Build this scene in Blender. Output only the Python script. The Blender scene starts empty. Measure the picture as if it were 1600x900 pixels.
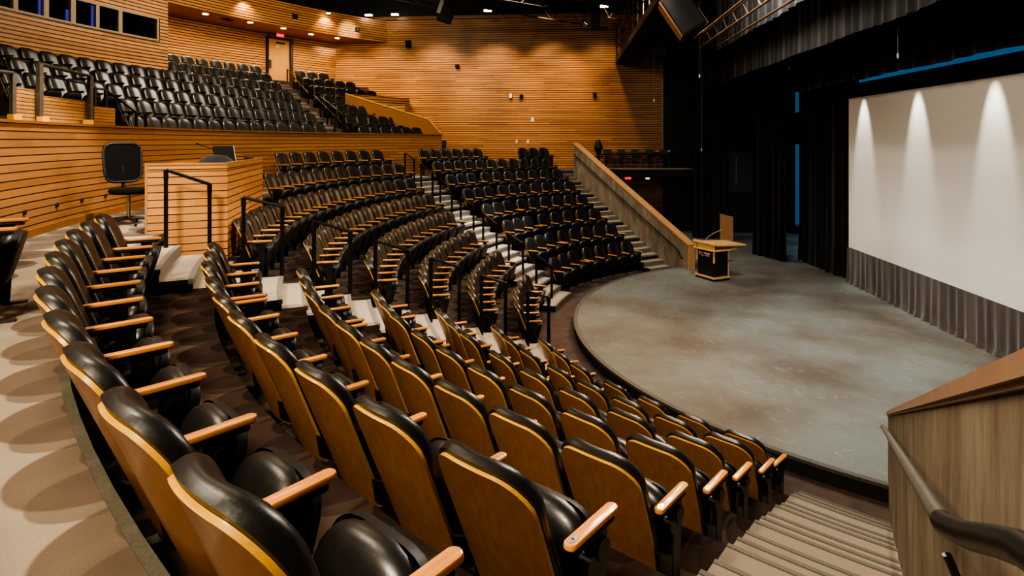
import bpy, math, random
from math import sin, cos, pi, radians as rad, degrees as deg, sqrt, atan2, hypot, floor
from mathutils import Vector, Matrix
random.seed(7)
scene = bpy.context.scene
col = scene.collection

# ------------------------------------------------------------------ helpers
class MB:
    def __init__(s): s.v=[]; s.f=[]; s.m=[]; s.uv=[]
    def face(s, pts, m=0, uv=None):
        b=len(s.v); s.v+= [tuple(p) for p in pts]; s.f.append(tuple(range(b,b+len(pts)))); s.m.append(m)
        s.uv.append(uv if uv else [(0.0,0.0)]*len(pts))
    def idx(s, verts, faces, m=0):
        b=len(s.v); s.v+=[tuple(p) for p in verts]
        for f in faces:
            s.f.append(tuple(b+i for i in f)); s.m.append(m if not isinstance(m,list) else m[0]); s.uv.append([(0.0,0.0)]*len(f))
    def hexa(s, p, m=0):      # p: 4 bottom (ccw), 4 top
        s.idx(p,[(3,2,1,0),(4,5,6,7),(0,1,5,4),(1,2,6,5),(2,3,7,6),(3,0,4,7)],m)
    def box(s, x0,x1,y0,y1,z0,z1,m=0,M=None):
        p=[(x0,y0,z0),(x1,y0,z0),(x1,y1,z0),(x0,y1,z0),(x0,y0,z1),(x1,y0,z1),(x1,y1,z1),(x0,y1,z1)]
        if M is not None: p=[tuple(M@Vector(q)) for q in p]
        s.hexa(p,m)
    def tube(s, pts, r, n=10, m=0, cap=True):
        pts=[Vector(p) for p in pts]; rings=[]
        for i,p in enumerate(pts):
            a=pts[max(i-1,0)]; b=pts[min(i+1,len(pts)-1)]; t=(b-a).normalized()
            up=Vector((0,0,1)) if abs(t.z)<.95 else Vector((1,0,0))
            u=t.cross(up).normalized(); w=u.cross(t)
            rr=r[i] if isinstance(r,(list,tuple)) else r
            rings.append([p+u*rr*cos(2*pi*k/n)+w*rr*sin(2*pi*k/n) for k in range(n)])
        b=len(s.v)
        for R in rings: s.v+=[tuple(q) for q in R]
        for i in range(len(rings)-1):
            for k in range(n):
                k2=(k+1)%n; s.f.append((b+i*n+k,b+i*n+k2,b+(i+1)*n+k2,b+(i+1)*n+k)); s.m.append(m); s.uv.append([(0.0,0.0)]*4)
        if cap:
            s.f.append(tuple(b+k for k in reversed(range(n)))); s.m.append(m); s.uv.append([(0.0,0.0)]*n)
            e=b+(len(rings)-1)*n; s.f.append(tuple(e+k for k in range(n))); s.m.append(m); s.uv.append([(0.0,0.0)]*n)
    def mesh(s, name, mats, smooth=True, ang=38, weld=True):
        me=bpy.data.meshes.new(name); me.from_pydata(s.v,[],s.f); me.update()
        ul=me.uv_layers.new(name='UVMap'); k=0
        for u in s.uv:
            for q in u: ul.data[k].uv=q; k+=1
        for mt in mats: me.materials.append(mt)
        for i,p in enumerate(me.polygons): p.material_index=s.m[i]; p.use_smooth=smooth
        if weld:
            import bmesh
            bm=bmesh.new(); bm.from_mesh(me); bmesh.ops.remove_doubles(bm,verts=bm.verts,dist=1e-5); bm.to_mesh(me); bm.free()
        if smooth: me.set_sharp_from_angle(angle=rad(ang))
        return me
    def obj(s, name, mats, parent=None, loc=None, **k):
        if not isinstance(mats,(list,tuple)): mats=[mats]
        return link(name, s.mesh(name,mats,**k), parent, loc)
def link(name, data, parent=None, loc=None):
    o=bpy.data.objects.new(name,data); col.objects.link(o)
    if parent: o.parent=parent
    if loc is not None: o.location=loc
    return o
def empty(name, loc=(0,0,0), rz=0):
    o=bpy.data.objects.new(name,None); col.objects.link(o); o.location=loc; o.rotation_euler=(0,0,rz); o.empty_display_size=.1; return o
def tag(o,label=None,cat=None,group=None,kind=None):
    if label: o['label']=label
    if cat: o['category']=cat
    if group: o['group']=group
    if kind: o['kind']=kind
    return o
def struct(o): o['kind']='structure'; return o
def P(r,a): return (r*sin(rad(a)), r*cos(rad(a)))
def lerp_tab(x,xs,ys):
    if x<=xs[0]: return ys[0]
    for i in range(1,len(xs)):
        if x<=xs[i]: return ys[i-1]+(ys[i]-ys[i-1])*(x-xs[i-1])/(xs[i]-xs[i-1])
    return ys[-1]

# ------------------------------------------------------------------ materials
class NT:
    def __init__(s,name):
        s.m=bpy.data.materials.new(name); s.m.use_nodes=True; s.t=s.m.node_tree; s.n=s.t.nodes; s.l=s.t.links
        s.n.clear(); s.out=s.n.new('ShaderNodeOutputMaterial'); s.b=s.n.new('ShaderNodeBsdfPrincipled'); s.l.new(s.b.outputs[0],s.out.inputs[0])
    def node(s,t,**k):
        n=s.n.new(t)
        for a,b in k.items(): setattr(n,a,b)
        return n
    def put(s,sock,v):
        if hasattr(v,'links') or isinstance(v,bpy.types.NodeSocket): s.l.new(v,sock)
        else:
            if sock.type=='RGBA' and len(v)==3: v=tuple(v)+(1,)
            sock.default_value=v
    def math(s,op,a,b=0.0,c=0.0):
        n=s.node('ShaderNodeMath',operation=op); s.put(n.inputs[0],a); s.put(n.inputs[1],b); s.put(n.inputs[2],c); return n.outputs[0]
    def mix(s,f,a,b,bt='MIX'):
        n=s.node('ShaderNodeMix',data_type='RGBA',blend_type=bt); s.put(n.inputs[0],f); s.put(n.inputs[6],a); s.put(n.inputs[7],b); return n.outputs[2]
    def noise(s,vec,scale,detail=3,rough=.5,dim='3D'):
        n=s.node('ShaderNodeTexNoise'); n.inputs['Scale'].default_value=scale; n.inputs['Detail'].default_value=detail; n.inputs['Roughness'].default_value=rough
        if vec is not None: s.l.new(vec,n.inputs['Vector'])
        return n.outputs['Fac']
    def vec(s,kind='Object'):
        return s.node('ShaderNodeTexCoord').outputs[kind]
    def mapv(s,vec,scale=(1,1,1)):
        n=s.node('ShaderNodeMapping'); n.inputs['Scale'].default_value=scale; s.l.new(vec,n.inputs['Vector']); return n.outputs[0]
    def xyz(s,vec):
        n=s.node('ShaderNodeSeparateXYZ'); s.l.new(vec,n.inputs[0]); return n.outputs
    def comb(s,x,y,z=0.0):
        n=s.node('ShaderNodeCombineXYZ'); s.put(n.inputs[0],x); s.put(n.inputs[1],y); s.put(n.inputs[2],z); return n.outputs[0]
    def ramp(s,f,stops):
        n=s.node('ShaderNodeValToRGB'); e=n.color_ramp.elements
        while len(e)<len(stops): e.new(.5)
        for i,(p,c) in enumerate(stops): e[i].position=p; e[i].color=tuple(c)+(1,) if len(c)==3 else c
        s.l.new(f,n.inputs[0]); return n.outputs[0]
    def smooth(s,x,a,b):
        n=s.node('ShaderNodeMapRange',interpolation_type='SMOOTHSTEP'); s.put(n.inputs[0],x); n.inputs[1].default_value=a; n.inputs[2].default_value=b; return n.outputs[0]
    def bump(s,h,strength=.3,dist=.01):
        n=s.node('ShaderNodeBump'); n.inputs['Strength'].default_value=strength; n.inputs['Distance'].default_value=dist; s.l.new(h,n.inputs['Height']); s.l.new(n.outputs[0],s.b.inputs['Normal'])
    def set(s,color=None,rough=None,metal=None,spec=None,coat=None,sheen=None):
        if color is not None: s.put(s.b.inputs['Base Color'],color)
        if rough is not None: s.put(s.b.inputs['Roughness'],rough)
        if metal is not None: s.put(s.b.inputs['Metallic'],metal)
        if spec is not None: s.put(s.b.inputs['Specular IOR Level'],spec)
        if coat is not None: s.put(s.b.inputs['Coat Weight'],coat)
        if sheen is not None: s.put(s.b.inputs['Sheen Weight'],sheen)
        return s.m
def plain(name,c,rough=.5,metal=0,spec=.5,var=.15,scale=40,coat=None):
    n=NT(name); f=n.noise(n.vec(),scale,2)
    c0=tuple(x*(1-var) for x in c); c1=tuple(min(1,x*(1+var)) for x in c)
    return n.set(n.ramp(f,[(.3,c0),(.7,c1)]),rough,metal,spec,coat)
def emit(name,c,s):
    n=NT(name); n.set((0,0,0),.6); n.b.inputs['Emission Color'].default_value=tuple(c)+(1,); n.b.inputs['Emission Strength'].default_value=s; return n.m

def slat_mat(name,c0,c1,c2,pitch=.1,gap=.13,rough=.42,voff=0.0):
    n=NT(name); uv=n.xyz(n.vec('UV')); u,v=uv[0],n.math('ADD',uv[1],voff)
    k=n.math('DIVIDE',v,pitch); row=n.math('FLOOR',k); fr=n.math('FRACT',k)
    wr=n.node('ShaderNodeTexWhiteNoise',noise_dimensions='1D'); n.l.new(row,wr.inputs['W'])
    seg=n.math('FLOOR',n.math('ADD',n.math('DIVIDE',u,1.9),n.math('MULTIPLY',wr.outputs['Value'],7.3)))
    w2=n.node('ShaderNodeTexWhiteNoise',noise_dimensions='2D'); n.l.new(n.comb(row,seg),w2.inputs['Vector'])
    g=n.noise(n.comb(n.math('MULTIPLY',u,1.4),n.math('MULTIPLY',v,55.),row),1.0,4,.6)
    base=n.ramp(w2.outputs['Value'],[(0,c0),(.45,c1),(1,c2)])
    base=n.mix(.5,base,n.ramp(g,[(.3,(.55,.55,.55)),(.7,(1.25,1.2,1.15))]),'MULTIPLY')
    inside=n.math('GREATER_THAN',fr,gap)
    c=n.mix(inside,(.006,.003,.0015),base)
    n.bump(n.math('MULTIPLY',inside,1.0),.5,.012)
    return n.set(c,rough,spec=.4)
wood_wall=slat_mat('maple_slat_wall',(.43,.19,.06),(.51,.24,.08),(.58,.285,.105),pitch=.105,gap=.27)
wood_fascia=slat_mat('maple_slat_front',(.33,.148,.053),(.38,.178,.066),(.43,.205,.078),pitch=.1,gap=.14)
wood_console=slat_mat('maple_slat_console',(.56,.25,.085),(.61,.285,.10),(.66,.32,.115),pitch=.1,gap=.12,rough=.35)
wood_shaded=slat_mat('shadowed_slats',(.10,.045,.018),(.13,.06,.024),(.16,.075,.03))  # maple slats under the gallery, shade put into the colour

def veneer(name,c0,c1,rough=.3,stretch=(3,3,40),coat=.25,spec=.5):
    n=NT(name); g=n.noise(n.mapv(n.vec(),stretch),1.5,4,.6)
    oi=n.node('ShaderNodeObjectInfo'); r=n.math('MULTIPLY_ADD',oi.outputs['Random'],.3,.85)
    c=n.ramp(g,[(.28,c0),(.72,c1)]); c=n.mix(1.0,c,n.comb(r,r,r),'MULTIPLY')
    return n.set(c,rough,spec=spec,coat=coat)
shell_wood=veneer('amber_plywood',(.30,.125,.030),(.40,.175,.048),.33,(22,22,2.2),.15)
ply_edge=veneer('pale_plywood_edge',(.64,.33,.045),(.74,.42,.075),.3,(5,5,90),.3)
arm_wood=veneer('orange_hardwood',(.60,.235,.062),(.74,.32,.095),.28,(30,3,30),.35)
cap_wood=veneer('maple_cap',(.46,.235,.105),(.54,.29,.135),.4,(1.2,6,9),.1)
side_wood=veneer('maple_panel',(.26,.11,.032),(.34,.15,.045),.4,(2,2,20),.1)
cap_brown=veneer('reddish_cap',(.26,.15,.092),(.31,.185,.115),.5,(1.2,6,9),.05)
lectern_wood=veneer('pale_maple',(.66,.40,.16),(.76,.50,.22),.3,(20,4,20),.2)
door_wood=veneer('door_maple',(.50,.25,.08),(.60,.31,.105),.35,(20,20,1.5),.2)

n=NT('black_leather'); v=n.vec(); f=n.noise(v,9,4); g=n.noise(v,160,2)
n.bump(n.math('ADD',n.math('MULTIPLY',n.noise(v,22,3),.8),n.math('MULTIPLY',g,.10)),.09,.008)
leather=n.set(n.ramp(f,[(.3,(.010,.009,.008)),(.75,(.018,.0155,.013))]),n.ramp(g,[(.2,(.31,.31,.31)),(.8,(.42,.42,.42))]),spec=.62)
black_plastic=plain('black_plastic',(.0095,.009,.009),.5)
black_metal=plain('black_iron',(.012,.011,.011),.38,.2)
foot_metal=plain('worn_foot_plate',(.10,.095,.09),.4,.6)
rail_metal=plain('black_handrail',(.012,.011,.010),.33,.2,scale=15)
bronze_post=plain('bronze_post',(.085,.072,.055),.5,.3,scale=15)
chrome=plain('steel',(.5,.49,.46),.3,.9)
dark=plain('black_paint',(.010,.0095,.009),.7)
dark2=plain('charcoal_paint',(.035,.036,.040),.6)
ceil_m=plain('black_ceiling',(.006,.006,.006),.9)
truss_m=plain('dark_steel',(.07,.05,.035),.55,.3)
pipe_m=plain('bronze_pipe',(.13,.088,.05),.4,.5)
white_plate=plain('white_plate',(.75,.70,.6),.4)
grey_frame=plain('tan_frame',(.30,.22,.13),.5,var=.05)
soffit_m=plain('orange_soffit',(.50,.20,.045),.5,var=.08,scale=3)
blue_m=emit('cyclorama_blue_light_glow',(.03,.28,.62),.26)  # blue light on the cyclorama is put in as a glow of its surface
paper=plain('paper_white',(.75,.73,.7),.6)

# carpets: radial ovals between pale lines, in polar coordinates round the stage
def carpet(name,line,mid,darkc,deep,rough=.95):
    n=NT(name); o=n.vec(); c=n.xyz(o)
    rr=n.math('SQRT',n.math('ADD',n.math('MULTIPLY',c[0],c[0]),n.math('MULTIPLY',c[1],c[1])))
    ang=n.math('ARCTAN2',c[0],c[1]); u=n.math('MULTIPLY',ang,14.2); 
    U=n.math('DIVIDE',u,.60); V=n.math('DIVIDE',n.math('SUBTRACT',rr,7.83),.95)
    def oval(du,dv,ru,rv):
        a=n.math('ABSOLUTE',n.math('SUBTRACT',n.math('FRACT',n.math('ADD',U,du)),.5)); b=n.math('ABSOLUTE',n.math('SUBTRACT',n.math('FRACT',n.math('ADD',V,dv)),.5))
        a=n.math('POWER',n.math('DIVIDE',a,ru),2.1); b=n.math('POWER',n.math('DIVIDE',b,rv),2.1)
        return n.math('SUBTRACT',1.0,n.smooth(n.math('ADD',a,b),.94,1.06))
    col_=n.mix(oval(0,.142,.475,.37),line,mid)
    col_=n.mix(n.math('MULTIPLY',oval(.30,.06,.30,.24),.6),col_,darkc)
    col_=n.mix(n.math('MULTIPLY',oval(-.16,.24,.27,.22),.7),col_,deep)
    g=n.noise(o,420,2); w=n.noise(o,2.2,3)
    col_=n.mix(.75,col_,n.ramp(g,[(.25,(.62,.62,.62)),(.75,(1.2,1.2,1.2))]),'MULTIPLY')
    col_=n.mix(.4,col_,n.ramp(w,[(.3,(.75,.75,.75)),(.7,(1.1,1.1,1.1))]),'MULTIPLY')
    n.bump(g,.35,.004)
    return n.set(col_,rough,spec=.15)
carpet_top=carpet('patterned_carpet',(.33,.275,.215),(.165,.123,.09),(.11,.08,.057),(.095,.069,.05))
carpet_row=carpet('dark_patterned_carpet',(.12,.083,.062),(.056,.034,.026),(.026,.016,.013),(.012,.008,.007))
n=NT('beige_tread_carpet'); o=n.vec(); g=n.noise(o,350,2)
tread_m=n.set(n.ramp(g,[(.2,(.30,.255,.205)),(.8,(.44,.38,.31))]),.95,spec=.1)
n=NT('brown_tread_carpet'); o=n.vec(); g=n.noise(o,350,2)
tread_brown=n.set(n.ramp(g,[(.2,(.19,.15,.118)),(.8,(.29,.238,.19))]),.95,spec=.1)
nosing_m=plain('grey_green_nosing',(.085,.078,.055),.7,scale=80)
nosing_l=plain('grey_nosing',(.19,.175,.145),.7,scale=80)
n=NT('pit_floor'); o=n.vec(); f=n.noise(o,3,5,.6)
pit_m=n.set(n.ramp(f,[(.3,(.05,.03,.024)),(.7,(.10,.065,.05))]),.75,spec=.3)

# stage: scuffed painted boards
n=NT('scuffed_stage'); o=n.vec(); a=n.noise(o,.45,4,.6); b=n.noise(n.mapv(o,(24,4,1)),1.4,7,.8); c=n.noise(n.mapv(o,(9,1.5,1)),2.2,5,.75); d=n.noise(o,34,6,.85)
col_=n.ramp(a,[(.36,(.095,.080,.066)),(.5,(.135,.130,.115)),(.64,(.16,.178,.168))])
col_=n.mix(.7,col_,n.ramp(b,[(.3,(.80,.80,.80)),(.7,(1.18,1.18,1.18))]),'MULTIPLY')
col_=n.mix(.75,col_,n.ramp(d,[(.3,(.8,.8,.8)),(.72,(1.15,1.15,1.15))]),'MULTIPLY')
w=n.noise(o,3.0,3)
def scratch(sx,sy,rot,th):
    mp=n.node('ShaderNodeMapping',vector_type='TEXTURE'); mp.inputs['Scale'].default_value=(1/sx,1/sy,1); mp.inputs['Rotation'].default_value=(0,0,rot); n.l.new(o,mp.inputs['Vector'])
    return n.smooth(n.noise(mp.outputs[0],1.0,2,.4),th,th+.03)
sc=n.math('MAXIMUM',scratch(46,2.6,.35,.715),n.math('MAXIMUM',scratch(52,3.4,-.7,.72),scratch(40,3.0,1.9,.715)))
col_=n.mix(n.math('MULTIPLY',sc,.42),col_,(.52,.50,.44))
stage_m=n.set(col_,n.ramp(b,[(.3,(.5,.5,.5)),(.7,(.68,.68,.68))]),spec=.35)

n=NT('board_formed_concrete'); o=n.vec(); a=n.noise(n.mapv(o,(2.4,2.4,.8)),1.5,7,.72); b=n.noise(n.mapv(o,(15,15,1.6)),1.0,7,.78); c=n.noise(o,1.3,5,.6); z=n.xyz(o)
col_=n.ramp(a,[(.3,(.105,.080,.055)),(.5,(.19,.152,.108)),(.72,(.29,.245,.185))])
col_=n.mix(.6,col_,n.ramp(b,[(.3,(.68,.68,.68)),(.7,(1.2,1.2,1.2))]),'MULTIPLY'); col_=n.mix(.5,col_,n.ramp(c,[(.3,(.75,.75,.75)),(.7,(1.15,1.15,1.15))]),'MULTIPLY')
n.bump(b,.4,.01); concrete=n.set(col_,.8,spec=.25)

def cloth(name,c,rough=.9,sheen=.3,fs=6):
    n=NT(name); o=n.vec(); f=n.noise(n.mapv(o,(fs,fs,.25)),1.2,4,.6)
    return n.set(n.ramp(f,[(.3,tuple(x*.65 for x in c)),(.7,tuple(x*1.3 for x in c))]),rough,spec=.2,sheen=sheen)
velour=cloth('black_velour',(.005,.0045,.004),sheen=.08)
velour2=cloth('charcoal_velour',(.011,.0095,.0085),sheen=.15)
skirt_m=cloth('plum_grey_velour',(.085,.068,.062),fs=3)
border_m=cloth('dusty_border',(.020,.0185,.0155),fs=10,sheen=.1)
n=NT('screen_white'); o=n.vec(); screen_m=n.set(n.ramp(n.noise(o,.6,2),[(.3,(.78,.765,.73)),(.7,(.80,.79,.76))]),.75,spec=.2)
n=NT('booth_glass'); n.b.inputs['Base Color'].default_value=(.004,.004,.006,1); booth_glass=n.set(None,.06,spec=.6)
n=NT('mesh_fabric'); booth=n.set((.006,.0055,.0055),.9,spec=.2); mesh_fab=booth

# ------------------------------------------------------------------ auditorium geometry (metres, stage circle centre at origin, +y to the house)
RISE=.4096; H=lambda k:RISE*(k-1)
_A=[0,20,30,36,45,56]; _B=[7.82,7.82,7.83,7.79,7.70,7.61]; _S=[.90,.90,.917,.942,.973,.99]
def rt(k,a):
    a=abs(a); return lerp_tab(a,_A,_B)+lerp_tab(a,_A,_S)*(k-1)
def Ri(k,a): return rt(k-1,a)+.42        # riser radius up to level k
E_N=(-5.512,3.55); D_N=(-.8988,.4384); E_F=(5.512,3.55); D_F=(.8796,.4757)
def phi_par(r,side):
    E,D=(E_N,D_N) if side<0 else (E_F,D_F)
    n=(D[1],-D[0]) if side>0 else (-D[1],D[0])  # toward the stage side
    ex,ey=E[0]+n[0]*.12,E[1]+n[1]*.12
    b=ex*D[0]+ey*D[1]; c=ex*ex+ey*ey-r*r; s=-b+sqrt(max(0,b*b-c))
    x,y=ex+s*D[0],ey+s*D[1]; return deg(atan2(x,y))
R8=14.05
# seating tiers
def arcs(a0,a1,step=2.0):
    n=max(1,int(abs(a1-a0)/step)); return [a0+(a1-a0)*i/n for i in range(n+1)]
t=MB(); tt=MB()
for k in range(2,9):
    b=tt if k==8 else t
    A=arcs(-66,66,1.5)
    for a,a2 in zip(A,A[1:]):
        def clampr(a,r):
            return a
        ri,ri2=Ri(k,a),Ri(k,a2)
        ro,ro2=(15.6,15.6) if k==8 else (Ri(k+1,a),Ri(k+1,a2))
        for (r0,r1,q0,q1) in ((ri,ro,ri2,ro2),):
            lim=lambda r,aa: max(phi_par(r,-1),min(phi_par(r,1),aa)) if (k<8) else aa
            p=[P(r0,lim(r0,a)),P(q0,lim(q0,a2)),P(q1,lim(q1,a2)),P(r1,lim(r1,a))]
            if hypot(p[0][0]-p[1][0],p[0][1]-p[1][1])<1e-4 and hypot(p[2][0]-p[3][0],p[2][1]-p[3][1])<1e-4: continue
            z=H(k); b.face([(x,y,z) for x,y in reversed(p)],0)
            t.face([(p[1][0],p[1][1],H(k-1)),(p[0][0],p[0][1],H(k-1)),(p[0][0],p[0][1],z),(p[1][0],p[1][1],z)][::-1],0 if k<8 else 1)
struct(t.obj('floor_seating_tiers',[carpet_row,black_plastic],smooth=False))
# the cross aisle carpet goes on to the house walls
A=arcs(-84,84,2)
for a,a2 in zip(A,A[1:]):
    if a>=-66 and a2<=66: continue
    r0=14.03 if abs(a)>66 else 13.95
    p=[P(r0,a),P(r0,a2),P(15.6,a2),P(15.6,a)]; tt.face([(x,y,H(8)) for x,y in reversed(p)],0)
tt.face([(P(15.6,a)[0],P(15.6,a)[1],H(8)) for a in arcs(84,36,4)][::-1]+[(17,9,H(8))][:0] or [],0) if False else None
far=[P(15.55,a) for a in arcs(34,66,4)]
tt.face([(x,y,H(8)-.002) for x,y in far]+[(14.75,6.2,H(8)-.002),(14.75,19,H(8)-.002),(9.0,12.7,H(8)-.002)],0)
# raised carpet edge
for a,a2 in zip(arcs(-61,61,1.5),arcs(-61,61,1.5)[1:]):
    p=[P(Ri(8,a)-.03,a),P(Ri(8,a2)-.03,a2),P(Ri(8,a2)+.01,a2),P(Ri(8,a)+.01,a)]
    tt.hexa([(x,y,H(8)-.09) for x,y in reversed(p)]+[(x,y,H(8)+.004) for x,y in reversed(p)],1)
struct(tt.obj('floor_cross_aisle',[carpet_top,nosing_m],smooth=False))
# pit floor
f=MB(); f.box(-16,16,-6,16,-.3,0,0); struct(f.obj('floor_pit',pit_m,smooth=False))
# thrust stage
s=MB(); cx,cy,R,zs=.1,.45,6.62,.2
pts=[]
for i in range(97):
    a=radians=-1.08+2.16*i/96
    pts.append((cx+R*sin(a),cy+R*cos(a)))
poly=[(-13,pts[0][1]-.05),*pts,(13.2,pts[-1][1]-.05),(13.2,-5.8),(-13,-5.8)]
s.face([(x,y,zs) for x,y in poly][::-1],0)
for (x,y),(x2,y2) in zip(poly,poly[1:]+poly[:1]): s.face([(x,y,0),(x2,y2,0),(x2,y2,zs),(x,y,zs)],1)
struct(s.obj('floor_stage',[stage_m,dark],smooth=False,weld=True))
e=MB()
for (x,y),(x2,y2) in zip(pts,pts[1:]):
    def off(x,y,d): 
        l=hypot(x-cx,y-cy); return (cx+(x-cx)*(l+d)/l, cy+(y-cy)*(l+d)/l)
    q=[off(x,y,-.07),off(x2,y2,-.07),off(x2,y2,.012),off(x,y,.012)]
    e.hexa([(a,b,zs-.035) for a,b in q][::-1]+[(a,b,zs+.006) for a,b in q][::-1],0)
struct(e.obj('trim_1',plain('stage_edge_strip',(.075,.07,.06),.6),smooth=False))

# aisle stairs ------------------------------------------------------------
ALr=[7.83,8.73,9.66,10.58,11.49,12.39,13.3]; ALa=[21.7,24.0,25.7,27.2,28.4,29.6,31.2]
BLr=[7.82,8.72,9.61,10.52,11.42,12.3,13.2]; BLa=[10.15,13.95,16.2,18.8,20.75,22.3,23.4]
PRr=[7.61,8.6,9.57,10.58,11.56,12.57,13.55]; PRa=[50.85,52.3,53.2,54.2,55.0,55.65,56.2]
AL=lambda r:lerp_tab(r,ALr,ALa)-.5
BL=lambda r:lerp_tab(r,BLr,BLa)+.5
PR=lambda r:lerp_tab(r,PRr,PRa)+.45
def stairs(lo,hi,top_mat,nos_mat,nm,label,nw=.045):
    m=MB(); ns=MB()
    for k in range(1,8):
        for j in (1,2,3):
            am=(lo(Ri(k+1,30))+hi(Ri(k+1,30)))/2
            base=Ri(k+1,am); r0=base-.31*(3-j); r1=base-.31*(2-j) if j<3 else (Ri(k+2,am)-.62 if k<7 else base+.35)
            if j==3: r1=base+.34
            z=H(k)+RISE*j/3+(.004 if j==3 else 0); zb=H(k)
            a0,a1=lo(r0+.1),hi(r0+.1); AA=arcs(a0,a1,1.0)
            for a,a2 in zip(AA,AA[1:]):
                p=[P(r0,a),P(r0,a2),P(r1+.005,a2),P(r1+.005,a)]
                zb2=zb if j<3 else z-.02
                m.idx([(x,y,zb2) for x,y in p]+[(x,y,z) for x,y in p],[(4,7,6,5)],0)
                m.idx([(x,y,zb2) for x,y in p]+[(x,y,z) for x,y in p],[(0,4,5,1)],2)
                q=[P(r0-.012,a),P(r0-.012,a2),P(r0+nw,a2),P(r0+nw,a)]
                ns.hexa([(x,y,z-.05) for x,y in reversed(q)]+[(x,y,z+.005) for x,y in reversed(q)],0)
            for a,sg in ((a0,1),(a1,-1)):
                p=[P(r0,a),P(r1,a)]; F=[(p[0][0],p[0][1],zb2),(p[1][0],p[1][1],zb2),(p[1][0],p[1][1],z),(p[0][0],p[0][1],z)]
                m.face(F if sg<0 else F[::-1],1)
    o=m.obj(nm,[top_mat,dark,nos_mat],smooth=False); struct(o)
    c=ns.obj('nosing',[nos_mat],o,smooth=False); return o
stairs(lambda r:BL(r),lambda r:AL(r),tread_m,nosing_l,'floor_stairs_far_aisle','')
stairs(lambda r:-AL(r),lambda r:-BL(r),tread_m,nosing_l,'floor_stairs_console_aisle','')
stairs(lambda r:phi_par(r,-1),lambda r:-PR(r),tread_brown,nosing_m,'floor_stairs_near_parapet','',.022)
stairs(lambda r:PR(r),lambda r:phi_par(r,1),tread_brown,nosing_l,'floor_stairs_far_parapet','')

# parapets ------------------------------------------------------------------
def parapet(E,D,slope,L,nout,nm,capm,endm,th,zc):
    m=MB(); z0=.9
    def q(s,o,z): return (E[0]+D[0]*s+nout[0]*o,E[1]+D[1]*s+nout[1]*o,z)
    N=24
    for i in range(N):
        a,b=L*i/N,L*(i+1)/N; za,zb=z0+slope*a,z0+slope*b
        m.face([q(a,0,0),q(b,0,0),q(b,0,zb),q(a,0,za)],0); m.face([q(a,th,0),q(b,th,0),q(b,th,zb),q(a,th,za)][::-1],0)
    m.face([q(0,0,0),q(0,th,0),q(0,th,z0),q(0,0,z0)],0); m.face([q(L,0,0),q(L,0,z0+slope*L),q(L,th,z0+slope*L),q(L,th,0)],0)
    o=m.obj(nm,[concrete],smooth=False); struct(o)
    c=MB(); 
    def bar(s0,s1,o0,o1,d0,d1):
        c.hexa([q(s0,o0,z0+slope*s0+d0),q(s1,o0,z0+slope*s1+d0),q(s1,o1,z0+slope*s1+d0),q(s0,o1,z0+slope*s0+d0)]+[q(s0,o0,z0+slope*s0+d1),q(s1,o0,z0+slope*s1+d1),q(s1,o1,z0+slope*s1+d1),q(s0,o1,z0+slope*s0+d1)],0)
    bar(-.03,L+.02,-.008,th+.02,0,.012); bar(-.03,L+.02,-.018,th+.03,.012,zc)
    c.obj('wood_cap',[capm],o,smooth=False)
    e=MB(); e.hexa([q(-.03,-.01,.02),q(-.001,-.01,.02),q(-.001,th+.01,.02),q(-.03,th+.01,.02)]+[q(-.03,-.01,z0-.002),q(-.001,-.01,z0-.002),q(-.001,th+.01,z0-.002),q(-.03,th+.01,z0-.002)],0)
    if endm: e.obj('end_panel',[endm],o,smooth=False)
    return o
nearp=parapet(E_N,D_N,.4066,7.3,(-.4384,-.8988),'wall_near_parapet',cap_brown,None,.24,.052)
farp=parapet(E_F,D_F,.432,7.05,(.4757,-.8796),'wall_far_parapet',cap_wood,cap_wood,.22,.06)

# handrail on the near parapet
m=MB(); rp=[(-6.2,3.965,1.09),(-7.38,4.561,1.637),(-10.603,6.133,2.992),(-11.53,6.585,3.382)]
elb=[(-11.56,6.599,3.395),(-11.61,6.617,3.42),(-11.70,6.649,3.466),(-11.82,6.694,3.537),(-11.94,6.744,3.605),(-12.10,6.81,3.675),(-12.25,6.872,3.72)]
m.tube(rp,.0185,14,0)
rail=empty('handrail',(-7.38,4.5,1.637)); tag(rail,'thick black handrail on the near concrete parapet, bottom right corner','handrail')
def child_world(o,par):
    o.parent=par; o.matrix_parent_inverse=Matrix.Translation(par.location).inverted() if par.rotation_euler.z==0 else (Matrix.Translation(par.location)@Matrix.Rotation(par.rotation_euler.z,4,'Z')).inverted(); return o
child_world(m.obj('rail_tube',[plain('worn_rail',(.12,.112,.095),.42,.3,scale=25)]),rail)
m=MB(); m.tube([rp[-1]]+elb,.0205,16,0); child_world(m.obj('rail_return',[plain('black_grip',(.006,.0055,.005),.38,0,.3)]),rail)
for s in (6.78,):
    x,y=E_N[0]+D_N[0]*s,E_N[1]+D_N[1]*s; z=.9+.4066*s-.33
    m=MB(); 
    b0=(x+.004*.4384,y+.004*.8988,z-.05); b1=(x+.06*.4384,y+.06*.8988,z-.05); b2=(x+.088*.4384,y+.088*.8988,z+.02)
    m.tube([b0,b1,b2],.008,8); child_world(m.obj('bracket',[rail_metal]),rail)
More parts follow.
